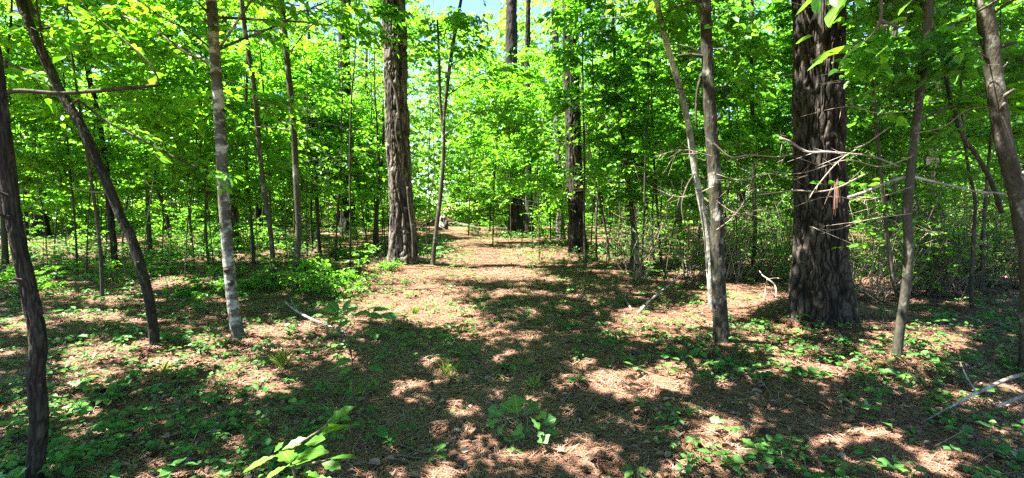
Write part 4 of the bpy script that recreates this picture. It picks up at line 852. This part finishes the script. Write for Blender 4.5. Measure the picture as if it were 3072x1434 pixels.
def fallen(name, label, paths, bark, cat='fallen branch', lift=.03):
    """paths: list of (pixels, heights above the floor, w0, w1); lies where the pixel rays meet those heights"""
    mb = MB(); o = None
    for px, hs, w0, w1 in paths:
        P = []
        for (a, b), hh in zip(px, hs):
            d = ray(a, b); g0 = float(ground_h(*at(a, b)[:2])) if d[2] < -.02 else 0
            P.append(CAM + d * ((hh + g0 - CAM[2]) / d[2]))
        P = np.array(P); o = P[0].copy() if o is None else o; k = len(P)
        tube(mb, P, [.5 * (w0 + (w1 - w0) * i / (k - 1)) * P[i][1] / F for i in range(k)], nseg=8, nring=30, lump=.35, seed=int(rng.integers(99)))
    return tag(mb.build(name, M[bark], origin=o), label, cat)
fallen('fallen_branch', 'bleached forked stick lying on sunlit needles below the grey saplings', [([(1045, 1000), (980, 975), (930, 955), (885, 930), (856, 905)], [.03, .06, .08, .11, .15], 7, 6), ([(890, 930), (880, 915), (874, 900)], [.1, .13, .17], 7, 3)], 'pale_wood')
fallen('fallen_branch', 'long pale curved stick entering from the right edge near the floor', [([(2760, 1270), (2868, 1212), (2928, 1180), (3042, 1130), (3110, 1118)], [.02, .12, .18, .25, .3], 5, 13), ([(2930, 1180), (2900, 1130), (2880, 1085)], [.18, .25, .32], 6, 3), ([(2990, 1218), (3040, 1200), (3100, 1170)], [.12, .16, .2], 8, 13)], 'pale_wood')
fallen('fallen_branch', 'grey stick propped in the dry brush with a bright broken end', [([(1916, 938), (1950, 902), (2020, 845), (2097, 788)], [.03, .12, .25, .4], 9, 4), ([(1895, 930), (1880, 905), (1874, 895)], [.03, .06, .1], 6, 4)], 'pale_wood')
fallen('dead_snag', 'small antler shaped grey snag left of the biggest pine', [([(2328, 900), (2326, 860), (2305, 838), (2288, 826), (2278, 812)], [.0, .2, .3, .33, .4], 5, 2.5), ([(2292, 895), (2298, 860), (2302, 838)], [.0, .16, .3], 4.5, 3), ([(2305, 838), (2325, 834), (2345, 836)], [.3, .32, .34], 3.5, 2)], 'dry_twig', cat='snag')
fallen('fallen_branch', 'dark bare stick lying across the shaded floor left of the leaning trunk', [([(0, 870), (40, 890), (70, 905)], [.1, .08, .05], 6, 4)], 'dark_bark')
fallen('fallen_branch', 'thin twig lying on the trail near the bottom', [([(1555, 1048), (1575, 1065), (1592, 1080)], [.03, .03, .02], 5, 3)], 'dry_twig')
fallen('fallen_branch', 'short pale stick leaning at the foot of the tall pine', [([(1252, 775), (1290, 778), (1330, 770)], [.05, .1, .2], 8, 5)], 'pale_wood')
# weathered stump and logs beside the far trail
f = at(1330, 690); root = empty('tree_stump', f, 'broken pale stump with a dark hollow beside the far trail', 'stump'); sm = MB()
tube(sm, [f - [0, 0, .05], f + [-.02, 0, .4], f + [.02, 0, .8]], [.26, .2, .16], nseg=24, nring=20, bark=(.08, .3, .03), flare=.4, lump=.5)
a = np.arange(9) / 9 * 6.28; sticks(sm, f + np.column_stack([np.cos(a) * .13, np.sin(a) * .13, np.full(9, .75)]), f + np.column_stack([np.cos(a) * .12, np.sin(a) * .12, .85 + .25 * rng.random(9)]), .05, .01)
sm.build('stump_wood', M['pale_wood'], root, origin=f); hm = MB(); c = f + [.2, -.14, .35]; tube(hm, [c - [0, 0, .28], c, c + [0, 0, .25]], [.08, .15, .05], nseg=12, nring=10, lump=.5); hm.build('hollow', M['dark_bark'], root, origin=f)
fallen('fallen_log', 'grey fallen log stretching right from the pale stump', [([(1345, 672), (1380, 672), (1440, 686)], [.25, .2, .1], 11, 8)], 'grey_bark', cat='log')
fallen('fallen_log', 'thin leaning grey log left of the pale stump', [([(1310, 655), (1290, 668), (1262, 680)], [.75, .45, .1], 9, 6)], 'grey_bark', cat='log')
# brown needles caught on the dead twigs in front of the biggest pine
mb = MB(); n = 16; b = np.array([at_y(2515 + rng.normal(0, 13), 545 + rng.normal(0, 14), 4.4) for _ in range(n)]); e = b + np.column_stack([rng.normal(0, .03, n), rng.normal(0, .03, n), -.16 - .16 * rng.random(n)])
b = b * .35 + b.mean(0) * .65; sticks(mb, b, e, .002, .001); o = b[0]
tag(mb.build('needle_cluster', M['dead_needle'], origin=o), 'hanging bundle of rusty dead needles caught before the biggest pine', 'dead needles')
